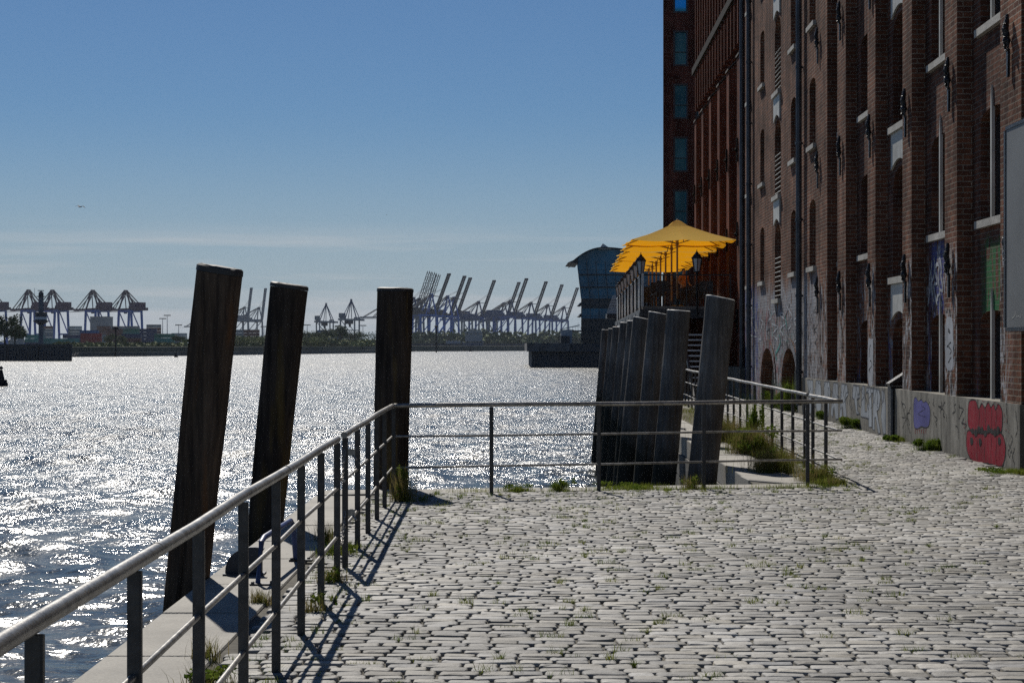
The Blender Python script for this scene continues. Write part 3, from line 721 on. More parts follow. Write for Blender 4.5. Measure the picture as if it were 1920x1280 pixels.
# cast-iron wall anchors
def anchor(y, z):
    m = MB(); x = .03
    m.prism([(x - .02, y - .03, z), (x - .02, y + .03, z), (x - .02, y + .045, z + .38), (x - .02, y - .045, z + .38)], (-.035, 0, 0))
    m.lathe((x - .06, y, z + .50), [(.001, -.07), (.04, -.055), (.06, 0), (.04, .055), (.001, .07)], 10)
    for s in (-1, 1):
        m.path([(x - .05, y + s * .02, z + .36), (x - .06, y + s * .07, z + .40), (x - .06, y + s * .085, z + .47), (x - .06, y + s * .075, z + .50)], .018, 6)
        m.path([(x - .05, y + s * .02, z + .62), (x - .07, y + s * .085, z + .60), (x - .07, y + s * .10, z + .55)], .016, 6)
    m.path([(x - .05, y, z + .55), (x - .08, y, z + .66), (x - .06, y, z + .76), (x - .05, y, z + .86)], [.04, .05, .04, .022], 8)
    for k in range(6): m.lathe((x - .09, y + rnd.uniform(-.04, .04), z + .42 + k * .06), [(.001, -.03), (.03, 0), (.001, .03)], 6)
    m.build('wall_anchor', M['iron'], wh, world=False)
for p in (24.2, 27.8, 31.2, 34.65, 38.2, 42.0 - .45):
    for z in (2.45, 5.38, 8.3, 11.2):
        anchor(p - .02 if p < 40 else 41.35, z - .0)
# plinth of concrete panels
pl = MB()
jo = [23.6, 24.45, 25.95, 27.05, 28.35, 29.7, 31.2, 32.2]
for a, b in list(zip(jo, jo[1:])): pl.box(0, REC + .3, a + .006, b - .006, -.05, .905)
jo2 = [32.55, 34.2, 36.1, 38.0, 40.0, 42.2, 44.6]
for a, b in zip(jo2, jo2[1:]): pl.box(0, REC + .3, a + .005, b - .005, -.05, .90)
for a, b in zip([12.9, 15, 17.5, 20, 22.6], [15, 17.5, 20, 22.6, 23.2]): pl.box(.012, REC + .3, a + .005, b - .005, -.05, .90)
plo = pl.build('plinth', M['plinth'], wh, world=False)
# duct with slanted lid in the plinth gap
m = MB(); m.prism([(-.06, 32.23, 0), (-.06, 32.52, 0), (-.06, 32.52, .95), (-.06, 32.23, .95)], (.4, 0, 0))
m.prism([(-.07, 32.22, .951), (.34, 32.22, 1.22), (.34, 32.22, 1.28), (-.09, 32.22, 1.0)], (0, .31, 0)); m.build('duct', M['iron'], wh, world=False)
m = MB(); m.tube((-.04, 32.18, 0), (-.04, 32.18, .9), .03, 8); m.build('conduit', M['pipe'], wh, world=False)

# graffiti painted on the plinth: flat paint films 3 mm proud, each piece its own part of the warehouse
def gmat(n, c): return mat('spray_' + n, c, .7, vscale=7, col2=tuple(.72 * a + .28 * b for a, b in zip(c, (.17, .16, .14))), stretch=(1, 2.5, 1), detail=9, spec=.08)
G = {'red': gmat('red', (.27, .006, .024)), 'blue': gmat('blue', (.10, .10, .30)), 'black': gmat('black', (.02, .02, .022)), 'silver': gmat('silver', (.33, .36, .39)), 'white': gmat('white', (.40, .42, .45)), 'teal': gmat('teal', (.06, .28, .25)), 'grey': gmat('grey', (.10, .11, .13))}
def blob(m, pts, x, th=.002):
    m.prism([(x, y, z) for y, z in pts], (-th, 0, 0))
def smooth_closed(pts, n=6):
    out = []; k = len(pts)
    for i in range(k):
        p0, p1, p2, p3 = (Vector(pts[(i + j - 1) % k]) for j in range(4))
        for s in range(n):
            t = s / n
            out.append(tuple(.5 * ((2 * p1) + (-p0 + p2) * t + (2 * p0 - 5 * p1 + 4 * p2 - p3) * t * t + (-p0 + 3 * p1 - 3 * p2 + p3) * t ** 3)))
    return out
def ribbon(m, pts, x, w_, closed=False):
    P = [Vector(p) for p in pts]; n = len(P); vs = []
    for i, p in enumerate(P):
        a = P[(i - 1) % n] if closed or i else p; b = P[(i + 1) % n] if closed or i < n - 1 else p
        d = (b - a); d = d.normalized() if d.length > 1e-9 else Vector((1, 0)); nn = Vector((-d.y, d.x)); ww = w_ * (.75 + .35 * math.sin(i * 1.3 + p.x * 9))
        vs += [(x, p.x + nn.x * ww, p.y + nn.y * ww), (x, p.x - nn.x * ww, p.y - nn.y * ww)]
    fs = [(2 * i, 2 * i + 1, 2 * i + 3, 2 * i + 2) for i in range(n - 1)]
    if closed: fs.append((2 * n - 2, 2 * n - 1, 1, 0))
    m.add(vs, fs)
# map: pixel on the plinth front -> (y, z)
def PLp(px, py):
    k = (px - 960) / F - .0212; y = 6.31 / k; return (y, EYE + (HOR - py) * y / F)
def letterset(): pass
red_up = [(1818, 752), (1829, 750), (1835, 766), (1841, 756), (1847, 764), (1853, 754), (1858, 763), (1863, 757), (1867, 768), (1872, 757), (1879, 770), (1879, 800), (1875, 810), (1860, 808), (1840, 812), (1825, 808), (1816, 798), (1815, 772)]
red_dn = [(1816, 806), (1830, 812), (1850, 808), (1868, 815), (1878, 812), (1885, 832), (1884, 858), (1878, 874), (1866, 872), (1850, 868), (1836, 868), (1822, 862), (1814, 846), (1812, 822)]
m = MB(); mo = MB()
for q in (red_up, red_dn):
    s = smooth_closed([PLp(*p) for p in q]); blob(m, s, -.001); ribbon(mo, s, -.0045, .012, True)
for a, b in (((1836, 768), (1836, 806)), ((1848, 766), (1849, 806)), ((1859, 764), (1860, 806)), ((1868, 768), (1868, 806)), ((1832, 822), (1833, 862)), ((1846, 815), (1847, 864)), ((1858, 815), (1859, 866)), ((1868, 815), (1868, 868))):
    ribbon(mo, [PLp(a[0] + (b[0] - a[0]) * t / 6 + .8 * math.sin(t), a[1] + (b[1] - a[1]) * t / 6) for t in range(7)], -.0045, .008)
for i in range(9):
    px = 1824 + i * 6; py = 808 + 4 * math.sin(i * 2.1)
    blob(mo, smooth_closed([PLp(px + dx, py + dy) for dx, dy in ((-3, -2), (0, -6 - 3 * (i % 2)), (3, -1), (2, 5), (-2, 4 + 2 * (i % 3)))], 4), -.0045)
for px, py in ((1822, 826), (1838, 828), (1874, 826)):
    blob(mo, smooth_closed([PLp(px + dx, py + dy) for dx, dy in ((-2, -6), (2, -5), (3, 3), (0, 8), (-2, 4))], 4), -.0045)
rg2 = random.Random(8)
for k in range(26):
    px = rg2.uniform(1815, 1883); py = rg2.choice((rg2.uniform(862, 872), rg2.uniform(752, 760))); ln_ = rg2.uniform(3, 9)
    if py > 800: ribbon(m, [PLp(px, py + t * ln_ / 4) for t in range(5)], -.004, rg2.uniform(.004, .009))
for k in range(60):
    a_ = rg2.uniform(0, 6.28); px = 1849 + 38 * math.cos(a_) * rg2.uniform(.9, 1.12); py = 812 + 62 * math.sin(a_) * rg2.uniform(.9, 1.05)
    blob(m, smooth_closed([PLp(px + dx * .5, py + dy * .5) for dx, dy in ((-1, 0), (0, -1.4), (1, 0), (0, 1.4))], 2), -.0035)
m.build('graffiti', G['red'], wh, world=False); mo.build('graffiti', G['black'], wh, world=False)
bl = [(1714, 748), (1718, 745), (1722, 752), (1727, 749), (1732, 754), (1736, 752), (1742, 760), (1744, 775), (1742, 796), (1736, 801), (1728, 799), (1720, 803), (1714, 798), (1713, 770)]
m = MB(); mo = MB(); s = smooth_closed([PLp(*p) for p in bl]); blob(m, s, -.001); ribbon(mo, s, -.0045, .007, True)
m.build('graffiti', G['blue'], wh, world=False)
m2 = MB()
for i in range(6): ribbon(m2, [PLp(1716 + i * 4 + .8 * math.sin(t * 2), 803 + t * 2.2) for t in range(5)], -.003, .012)
m2.build('graffiti', G['red'], wh, world=False)
def scrawl(m, cx, cy, w_, h, n, seed, wd=.010, x=-.003, fn=PLp):
    rr = random.Random(seed); pts = []
    x0 = cx
    for i in range(n):
        pts.append((x0 + rr.uniform(-w_, w_) / 2, cy + (i / (n - 1) - .5) * h + rr.uniform(-h, h) * .12))
    s = smooth_closed([fn(*p) for p in pts], 6)[:-12]
    ribbon(m, s, x, wd)
for cx, cy, w_, h, n, sd_ in ((1755, 790, 9, 30, 8, 201), (1790, 770, 8, 24, 7, 202), (1795, 812, 8, 30, 6, 203), (1728, 770, 14, 34, 9, 204), (1905, 800, 5, 60, 6, 205), (1695, 775, 10, 40, 6, 1), (1703, 790, 8, 36, 5, 2), (1742, 755, 5, 14, 5, 3), (1751, 757, 4, 16, 5, 4), (1763, 765, 8, 26, 9, 5), (1770, 770, 7, 34, 8, 6), (1774, 788, 4, 20, 4, 7), (1802, 775, 9, 36, 10, 8), (1808, 795, 10, 22, 6, 9), (1887, 785, 4, 60, 5, 10), (1896, 840, 5, 46, 8, 11), (1901, 860, 5, 40, 7, 12), (1892, 850, 4, 40, 6, 13)):
    scrawl(mo, cx, cy, w_, h, n, sd_)
for a, b in (((1690, 752), (1706, 812)), ((1708, 762), (1692, 802)), ((1700, 780), (1712, 830))):
    ribbon(mo, [PLp(a[0] + (b[0] - a[0]) * t / 5, a[1] + (b[1] - a[1]) * t / 5) for t in range(6)], -.003, .008)
mo.build('graffiti', G['black'], wh, world=False)
# silver block letters on the far part of the plinth, dark outlined
ms = MB(); mk = MB()
def poly_letter(pts):
    s = [PLp(*p) for p in pts]; ml_ = MB(); blob(ml_, s, -.001); ml_.build('graffiti', G['silver'], wh, world=False); ribbon(mk, s, -.0045, .014, True)
poly_letter([(1617, 724), (1621, 723), (1622, 772), (1626, 771), (1626, 758), (1629, 758), (1629, 784), (1614, 780)])
poly_letter([(1625, 726), (1638, 728), (1638, 736), (1634, 736), (1635, 800), (1629, 800), (1629, 736), (1624, 735)])
poly_letter([(1639, 728), (1648, 730), (1651, 745), (1648, 766), (1644, 770), (1651, 812), (1647, 812), (1642, 782), (1640, 782), (1640, 806), (1636, 804), (1638, 728)])
poly_letter([(1653, 731), (1658, 733), (1661, 760), (1661, 812), (1656, 814), (1652, 780), (1654, 760)])
poly_letter([(1600, 722), (1611, 724), (1612, 745), (1607, 748), (1608, 770), (1612, 775), (1606, 776), (1602, 748), (1598, 745)])
poly_letter([(1578, 719), (1588, 721), (1590, 740), (1585, 748), (1588, 790), (1583, 792), (1580, 760), (1578, 788), (1574, 786)])
poly_letter([(1563, 717), (1571, 719), (1572, 784), (1567, 786), (1564, 760), (1561, 782), (1558, 776)])
poly_letter([(1545, 716), (1555, 716), (1557, 736), (1553, 780), (1548, 776), (1546, 748)])
poly_letter([(1530, 713), (1538, 714), (1541, 750), (1538, 778), (1532, 774), (1528, 740)])
poly_letter([(1513, 712), (1524, 713), (1525, 760), (1520, 776), (1515, 772), (1517, 740)])
ribbon(mk, [PLp(1646, 742 + i * 4) for i in range(5)], -.005, .02)
for k in range(34): scrawl(mk, 1504 + k * 4.7, 748 + 8 * math.sin(k * 1.7), 7, 50 + 8 * math.sin(k), 6, 60 + k, .012, -.0055 - .0003 * (k % 3))
mk.build('graffiti', G['grey'], wh, world=False)
# drips, tags and a painted bottle figure on pilasters
def face_fn(off):
    def f(px, py):
        k = (px - 960) / F - .0212; y = (6.31 + off) / k; return (y, EYE + (HOR - py) * y / F)
    return f
f3 = face_fn(.03)
mw = MB(); s = smooth_closed([f3(*p) for p in ((1774, 600), (1780, 594), (1786, 602), (1787, 640), (1786, 690), (1774, 688), (1773, 640))]); blob(mw, s, .029); mw.build('graffiti', G['white'], wh, world=False); mw = MB()
s = smooth_closed([f3(*p) for p in ((1628, 640), (1633, 636), (1637, 644), (1636, 720), (1631, 726), (1627, 700))]); blob(mw, s, .029)
mw.build('graffiti', G['white'], wh, world=False)
mkk = MB()
for cx, cy, w_, h, n, sd_ in ((1780, 622, 6, 10, 6, 21), (1780, 655, 8, 22, 8, 22), (1780, 676, 8, 14, 6, 23), (1632, 660, 5, 30, 6, 24), (1632, 690, 6, 30, 7, 25), (1578, 660, 6, 60, 8, 26), (1530, 600, 10, 80, 10, 27), (1532, 660, 12, 60, 10, 28)):
    scrawl(mkk, cx, cy, w_, h, n, sd_, .012, .0245, f3)
mkk.build('graffiti', G['black'], wh, world=False)
fa = face_fn(.33); ma = MB()
for k in range(5): scrawl(ma, 1434 + (k % 3) * 7, 680 + (k // 3) * 22, 10, 30, 9, 40 + k, .028, .3265, fa)
ma.build('graffiti', G['black'], wh, world=False)
mt_ = MB()
for k in range(7): scrawl(mt_, 1412 + k * 14, 610 + 18 * math.sin(k * 2.2), 14, 66, 8, 80 + k, .035, .0245, f3)
mt_.build('graffiti', G['white'], wh, world=False)
mt_ = MB()
for k in range(4): scrawl(mt_, 1440 + k * 12, 620, 12, 90, 9, 90 + k, .025, .023, f3)
mt_.build('graffiti', G['grey'], wh, world=False)
mt_ = MB(); scrawl(mt_, 1459, 660, 9, 60, 7, 95, .05, .0215, f3); scrawl(mt_, 1474, 610, 5, 40, 5, 96, .05, .0215, f3); mt_.build('graffiti', G['teal'], wh, world=False)
fb = face_fn(REC); mt_ = MB()
for k in range(5): scrawl(mt_, 1744 + k * 5, 540, 8, 90, 7, 110 + k, .035, REC - .006, fb)
mt_.build('graffiti', G['white'], wh, world=False)

# ---------------------------------------------------------------- grey sign board
t = thing('sign_board', 'blank grey sign board standing off the brick wall at the right edge', 'sign', (6.45, 21, 0))
m = MB()
def rrect(y0, y1, z0, z1, r, n=5):
    p = []
    for cy, cz, a0 in ((y1 - r, z1 - r, 0), (y0 + r, z1 - r, 90), (y0 + r, z0 + r, 180), (y1 - r, z0 + r, 270)):
        p += [(cy + r * math.cos(R(a0 + 90 * i / n)), cz + r * math.sin(R(a0 + 90 * i / n))) for i in range(n + 1)]
    return p
M['sign'] = mat('sign_sheet', (.15, .155, .155), .6, var=.2, vscale=.8, metal=.1)
m.prism([(6.45, y, z) for y, z in rrect(18.2, 23.0, 1.93, 4.5, .06)], (.02, 0, 0)); m.build('panel', M['sign'], t)
m = MB()
for y0, y1, z0, z1 in ((22.98, 23.06, 1.93, 4.5), (18.14, 18.22, 1.93, 4.5)): m.box(6.44, 6.60, y0, y1, z0, z1)
m.box(6.441, 6.599, 18.22, 22.98, 1.88, 1.928); m.box(6.441, 6.599, 18.22, 22.98, 4.502, 4.55)
for y in (19, 22.4):
    for z in (2.3, 4.1): m.box(6.6, 6.86, y - .03, y + .03, z - .03, z + .03)
m.build('frame', M['iron'], t)
m = MB(); scr = random.Random(4)
s = smooth_closed([(22.7 - i * .06 + scr.uniform(-.03, .03), 2.1 + scr.uniform(-.06, .06)) for i in range(9)], 5)[:-10]
ribbon(m, s, 6.447, .006); m.build('tag_scrawl', M['pale'], t)

# ---------------------------------------------------------------- second building (red) and the tower
wh2 = thing('converted_warehouse', 'redder brick warehouse behind the first with stepped buttress tops and narrow ribs above', 'building', (6.31, 0, 0), rz=ROT)
Y0, Y1, T2 = 57.06, 78.0, 24.0
pil2 = [58.6 + 3.45 * k for k in range(6)]
ops = []
for a in pil2[:-1]:
    for q in (1.0, 2.3):
        for z in (3.6, 6.5, 9.3): ops.append((a + q - .4, a + q + .4, z, z + 1.7, .15))
m = MB(); wall(m, Y0, Y1, 0, 11.9, .40, ops, .25); mesh_noflip(m, 'lower_wall', M['brick_red'], wh2)
m = MB()
for a, b, c, d, r in ops: m.box(.62, .64, a, b, c, d)
m.build('window_glazing', M['glass'], wh2, world=False)
for p in pil2:
    m = MB(); m.box(-.02, .42, p - .42, p + .42, 0, 11.3); m.prism([(-.02, p - .42, 11.3), (.42, p - .42, 11.3), (.42, p - .42, 11.75)], (0, .84, 0)); q = m.build('buttress', M['brick_red'], wh2, world=False, uv=True)
    m = MB(); m.prism([(-.06, p - .46, 11.32), (-.06, p - .46, 11.38), (.40, p - .46, 11.84), (.40, p - .46, 11.78)], (0, .92, 0)); m.build('coping', M['roof'], q, world=False)
    for z in (2.5, 5.4, 8.2):
        m = MB(); m.lathe((-.10, p, z), [(.001, -.08), (.09, 0), (.001, .08)], 6); m.beam((-.06, p, z - .4), (-.06, p, z + .4), .05, .06); m.build('wall_anchor', M['darkband'], wh2, world=False)
ops = []
ribs = [57.3 + 1.15 * k for k in range(18)]
for a in ribs[:-1]:
    for z in (14.2, 17.4, 20.6): ops.append((a + .3, a + .85, z, z + 2.6, 0))
    ops.append((a + .3, a + .85, 12.0, 13.5, 0))
m = MB(); wall(m, Y0, Y1, 11.9, T2, .30, ops, .2); mesh_noflip(m, 'upper_wall', M['brick_red'], wh2)
m = MB()
for a, b, c, d, r in ops: m.box(.47, .49, a, b, c, d)
m.build('window_glazing', M['glass'], wh2, world=False)
m = MB()
for a in ribs: m.box(.06, .32, a - .10, a + .10, 11.9, 13.62); m.box(.06, .32, a - .10, a + .10, 13.92, T2)
m.build('rib', M['brick_red'], wh2, world=False, uv=True)
m = MB(); m.box(.0, .34, Y0, Y1, 13.62, 13.92); m.build('string_course', M['darkband'], wh2, world=False)
m = MB(); m.box(.66, 14, Y0, Y1 - .02, 0, T2); m.box(.30, .66, Y1 - .04, Y1, 0, T2); m.build('core', M['brick_dark'], wh2, world=False, uv=True)
m = MB(); m.box(-.05, 14.2, Y0, Y1 + .1, T2, T2 + .3); m.build('roof', M['roof'], wh2, world=False)
m = MB(); m.tube((-.02, 57.5, .3), (-.02, 57.5, T2), .08, 10); m.build('drainpipe', M['pipe'], wh2, world=False, smooth=True)
m = MB(); m.box(-.12, .38, 57.1, 78, -.05, .98); m.build('plinth', M['plinth'], wh2, world=False)

tw = thing('brick_tower', 'tall dark brick tower block with a column of blue windows left of the warehouses', 'tower', (8.38, 98, 0))
WX = (9.03, 9.73); XE = [(9.02, 9.76), (10.26, 10.98)]
ops = [(a, b, 2.1 + 2.95 * k + .42, 2.1 + 2.95 * k + 2.3, 0) for a, b in XE for k in range(9)]
# front wall faces -Y: build with swapped axes
mm = MB(); wall(mm, 8.44, 30, 0, 28.5, 98, ops, .16)
mm.v = [(y, x, z) for x, y, z in mm.v]
me_ = MB(); me_.v = mm.v; me_.f = mm.f
o = me_.build('front_wall', M['brick_dark'], tw, uv=True)
for a, b, c, d, r in ops:
    m = MB(); m.box(a - .04, a + .06, 97.97, 98.1, c - .05, d + .05); m.box(b - .06, b + .04, 97.97, 98.1, c - .05, d + .05)
    m.box(a + .06, b - .06, 97.972, 98.098, c - .05, c + .05); m.box(a + .06, b - .06, 97.972, 98.098, d - .05, d + .05)
    m.box(a + .06, b - .06, 98.0, 98.08, c + (d - c) * .38, c + (d - c) * .38 + .04)
    f = m.build('window', M['frame'], tw)
    m = MB(); m.box(a + .02, b - .02, 98.085, 98.095, c, d); m.build('pane', M['blueglass'], f)
m = MB(); m.prism([(8.45, 98.17, 0), (30, 98.17, 0), (30, 118, 0), (10.35, 118, 0)], (0, 0, 28.5)); m.box(8.43, 8.45, 98.0, 98.17, 0, 28.5); m.build('side_walls', M['brick_dark'], tw, uv=True)
m = MB(); m.prism([(8.35, 97.9, 28.5), (30.1, 97.9, 28.5), (30.1, 118.1, 28.5), (10.2, 118.1, 28.5)], (0, 0, .4)); m.build('roof', M['roof'], tw)
# ---------------------------------------------------------------- terrace restaurant on the quay
M['deck'] = mat('weathered_deck', (.20, .17, .14), .8, var=.3, vscale=5, stretch=(8, 1, 1))
M['railpale'] = mat('pale_rail', (.62, .62, .60), .5, var=.15)
M['woodlight'] = mat('pole_wood', (.45, .29, .13), .5, var=.2, stretch=(6, 6, .6))
def glassmat():
    m = bpy.data.materials.new('rail_glass'); m.use_nodes = True; nt = m.node_tree; nt.nodes.clear()
    o = nt.nodes.new('ShaderNodeOutputMaterial'); tr = nt.nodes.new('ShaderNodeBsdfTransparent'); tr.inputs['Color'].default_value = (.80, .84, .83, 1)
    gl = nt.nodes.new('ShaderNodeBsdfGlossy'); gl.inputs['Roughness'].default_value = .05; fr = nt.nodes.new('ShaderNodeFresnel'); fr.inputs['IOR'].default_value = 1.45
    mx = nt.nodes.new('ShaderNodeMixShader'); L(nt, fr.outputs['Fac'], mx.inputs['Fac']); L(nt, tr.outputs['BSDF'], mx.inputs[1]); L(nt, gl.outputs['BSDF'], mx.inputs[2]); L(nt, mx.outputs['Shader'], o.inputs['Surface'])
    return m
M['clear'] = glassmat()
TX = lambda y: 4.45 + .0321 * (y - 60)
DZ = 3.03
ter = thing('terrace', 'raised restaurant terrace with glazed railing and dark timber underside on the quay', 'terrace', (4.45, 60, 0))
m = MB(); m.prism([(TX(60), 60, DZ - .12), (7.5, 60, DZ - .12), (7.9, 92, DZ - .12), (TX(92), 92, DZ - .12)], (0, 0, .12)); m.build('deck', M['deck'], ter)
m = MB(); m.beam((TX(60) - .03, 60, DZ - .26), (TX(92) - .03, 92, DZ - .26), .12, .30); m.beam((TX(60) + .04, 59.97, DZ - .26), (7.5, 59.97, DZ - .26), .08, .30)
for k in range(16):
    y = 60.2 + 2 * k; m.beam((TX(y) + .1, y, DZ - .24), (7.4, y, DZ - .24), .12, .22)
m.build('edge_beam', M['frame'], ter)
m = MB(); m.beam((TX(60) - .10, 60, DZ - .42), (TX(92) - .10, 92, DZ - .42), .04, .08); m.build('ledge', M['railpale'], ter)
for y in (60.3, 66.6, 72.9, 79.2, 85.5, 91.8):
    for x in (TX(y) + .3, 6.9):
        m = MB(); m.box(x - .1, x + .1, y - .1, y + .1, 0, DZ - .35); m.build('support_post', M['frame'], ter)
m = MB(); m.box(5.2, 7.3, 64, 91, 0, DZ - .36); m.build('store_room', M['brick_dark'], ter, uv=True)
# side railing: pale balusters and glass; front railing: thin steel with glass
n_ = 8
for k in range(n_):
    ya, yb = 60.0 + 3.95 * k, 60.0 + 3.95 * (k + 1)
    m = MB(); m.box(TX(ya) - .04, TX(ya) + .04, ya - .04, ya + .04, DZ - .02, DZ + 1.12); m.build('rail_post', M['railpale'], ter)
    for i in range(1, 9):
        y = ya + (yb - ya) * i / 9; m = MB(); m.box(TX(y) - .025, TX(y) + .025, y - .03, y + .03, DZ, DZ + 1.04); m.build('baluster', M['railpale'], ter)
    m = MB(); m.add([(TX(ya) + .03, ya, DZ + .08), (TX(yb) + .03, yb, DZ + .08), (TX(yb) + .03, yb, DZ + 1.0), (TX(ya) + .03, ya, DZ + 1.0)], [(0, 1, 2, 3)]); m.build('glass_panel', M['clear'], ter)
m = MB(); m.beam((TX(60), 60, DZ + 1.08), (TX(91.6), 91.6, DZ + 1.08), .08, .05); m.build('hand_rail', M['railpale'], ter)
m = MB(); m.beam((TX(60), 60.0, DZ + 1.06), (7.5, 60.0, DZ + 1.06), .04, .045); m.beam((TX(60), 60.0, DZ + .55), (7.5, 60.0, DZ + .55), .015, .015); m.build('hand_rail', M['steel'], ter)
for x in (5.15, 5.95, 6.75, 7.45):
    m = MB(); m.box(x - .02, x + .02, 59.98, 60.02, DZ, DZ + 1.04); m.build('rail_post', M['steel'], ter)
for a, b in zip((4.5, 5.15, 5.95, 6.75), (5.15, 5.95, 6.75, 7.45)):
    m = MB(); m.add([(a + .05, 60.03, DZ + .06), (b - .05, 60.03, DZ + .06), (b - .05, 60.03, DZ + .98), (a + .05, 60.03, DZ + .98)], [(0, 1, 2, 3)]); m.build('glass_panel', M['clear'], ter)
# stairs
st = thing('staircase', 'flight of pale edged steps leading up under the terrace behind the piles', 'stairs', (5.9, 55, 0))
m = MB(); k2 = MB()
for i in range(12):
    z = (i + 1) * .172; y = 55.2 + i * .27; m.box(5.72, 6.5, y, y + .30, z - .05, z); k2.box(5.72, 6.5, y - .012, y - .001, z - .04, z + .005)
m.build('steps', M['plinth'], st); k2.build('nosing', M['railpale'], st)
for x in (5.68, 6.54):
    m = MB(); m.beam((x, 55.0, .02), (x, 58.5, 2.1), .05, .22); m.build('stringer', M['frame'], st)
m = MB(); m.beam((6.54, 55.1, 1.0), (6.54, 58.5, 3.1), .04, .04); m.box(5.7, 6.6, 58.4, 59.6, 2.0, 2.06)
for i in range(4): m.beam((6.54, 55.2 + .9 * i, .1 + .573 * i), (6.54, 55.2 + .9 * i, 1.05 + .573 * i), .03, .03)
m.build('hand_rail', M['rail'], st)

# parasols
def canvas():
    m = bpy.data.materials.new('yellow_canvas'); m.use_nodes = True; nt = m.node_tree; nt.nodes.clear()
    o = nt.nodes.new('ShaderNodeOutputMaterial'); d = nt.nodes.new('ShaderNodeBsdfDiffuse'); d.inputs['Color'].default_value = (.80, .54, .15, 1)
    t = nt.nodes.new('ShaderNodeBsdfTranslucent'); t.inputs['Color'].default_value = (.85, .38, .01, 1)
    mx = nt.nodes.new('ShaderNodeMixShader'); mx.inputs['Fac'].default_value = .42
    L(nt, d.outputs['BSDF'], mx.inputs[1]); L(nt, t.outputs['BSDF'], mx.inputs[2]); L(nt, mx.outputs['Shader'], o.inputs['Surface'])
    tc = nt.nodes.new('ShaderNodeTexCoord'); n = nt.nodes.new('ShaderNodeTexNoise'); n.inputs['Scale'].default_value = 5; L(nt, tc.outputs['Object'], n.inputs['Vector'])
    bu = nt.nodes.new('ShaderNodeBump'); bu.inputs['Strength'].default_value = .25; bu.inputs['Distance'].default_value = .03; L(nt, n.outputs['Fac'], bu.inputs['Height'])
    L(nt, bu.outputs['Normal'], d.inputs['Normal']); return m
M['canvas'] = canvas()
def parasol():
    t = thing('parasol', '', 'parasol', (0, 0, 0), 'yellow parasols in a row on the terrace')
    H0, H1, W = 2.28, 3.02, 1.80
    m = MB(); N = 12
    cor = [(-W, -W), (W, -W), (W, W), (-W, W)]
    for s in range(4):
        a = Vector(cor[s]); b = Vector(cor[(s + 1) % 4]); mid = (a + b) / 2
        for (p, q) in ((a, mid), (mid, b)):
            vs = []
            for i in range(N + 1):
                for j in range(N + 1):
                    e_ = p.lerp(q, j / N); f = i / N
                    xy = e_ * f; sag = -.05 * math.sin(math.pi * f) - .06 * math.sin(math.pi * j / N) * f * f
                    vs.append((xy.x, xy.y, H1 + (H0 - H1) * f + sag + (.07 * (1 - f) if f < .1 else 0)))
            fs = [(i * (N + 1) + j, i * (N + 1) + j + 1, (i + 1) * (N + 1) + j + 1, (i + 1) * (N + 1) + j) for i in range(N) for j in range(N)]
            m.add(vs, fs)
    m.build('canopy', M['canvas'], t, smooth=True)
    m = MB(); m.lathe((0, 0, 0), [(.035, .06), (.035, 2.95)], 10); m.build('pole', M['woodlight'], t, smooth=True)
    m = MB(); m.lathe((0, 0, 2.98), [(.14, 0), (.11, .04), (.03, .07), (.02, .13), (.001, .15)], 10); m.build('finial', M['railpale'], t)
    m = MB(); m.lathe((0, 0, 2.20), [(.06, 0), (.06, .1)], 10); m.lathe((0, 0, 2.88), [(.06, 0), (.06, .08)], 10); m.build('hub', M['woodlight'], t)
    for c in cor + [(0, -W), (W, 0), (0, W), (-W, 0)]:
        m = MB(); c = Vector(c); hb = H0 - (.03 if 0 in c else 0)
        m.beam((c.x * .03, c.y * .03, 2.90), (c.x * .97, c.y * .97, hb - .02), .025, .03); r_ = m.build('rib', M['woodlight'], t)
        m = MB(); m.beam((c.x * .03, c.y * .03, 2.25), (c.x * .55, c.y * .55, 2.90 + (hb - 2.92) * .55), .02, .022); m.build('strut', M['woodlight'], r_)
    m = MB(); m.lathe((0, 0, 0), [(.32, 0), (.32, .05), (.06, .08), (.05, .3)], 16); m.build('base', M['iron'], t)
    return t
pr_ = parasol(); UY = [62.0, 65.4, 69.4, 73.2, 76.8, 80.4, 84.0]
ULAB = ['nearest yellow parasol with its pale sunlit top fully seen at the terrace front', 'yellow parasol second from the terrace front', 'yellow parasol third from the terrace front', 'yellow parasol in the middle of the row of seven on the terrace',
        'yellow parasol third from the far end of the terrace row', 'yellow parasol second from the far end of the terrace row', 'yellow parasol at the far end of the terrace, lowest at the left in view']
for i, y in enumerate(UY):
    loc = (5.82 + .0321 * (y - 62), y, DZ); o = pr_ if i == 0 else dup(pr_)
    o.location = loc; o['label'] = ULAB[i]; o.rotation_euler.z = R(rnd.uniform(-2, 2))
# lanterns
M['lampglass'] = mat('frosted_pane', (.55, .56, .57), .4)
def lantern():
    t = thing('street_lantern', '', 'lantern', (0, 0, 0), 'old style lanterns along the terrace railing')
    m = MB(); m.lathe((0, 0, 0), [(.06, 0), (.05, .12), (.028, .16), (.025, 1.1), (.05, 1.13), (.03, 1.18), (.09, 1.2), (.09, 1.22)], 8); m.build('post', M['iron'], t)
    m = MB(); m.lathe((0, 0, 1.22), [(.075, 0), (.135, .36)], 6); m.build('pane', M['lampglass'], t)
    m = MB()
    for i in range(6):
        a = 2 * math.pi * (i + .5) / 6; m.beam((.082 * math.cos(a), .082 * math.sin(a), 1.22), (.145 * math.cos(a), .145 * math.sin(a), 1.585), .018, .018)
    m.build('frame', M['iron'], t)
    m = MB(); m.lathe((0, 0, 1.58), [(.175, 0), (.165, .03), (.08, .13), (.05, .15), (.045, .18), (.015, .2), (.012, .25)], 6); m.build('cap', M['iron'], t)
    return t
ln = lantern(); LY = [60.2, 63.7, 67.2, 71.2, 75.2, 79.2, 83.3, 87.0]
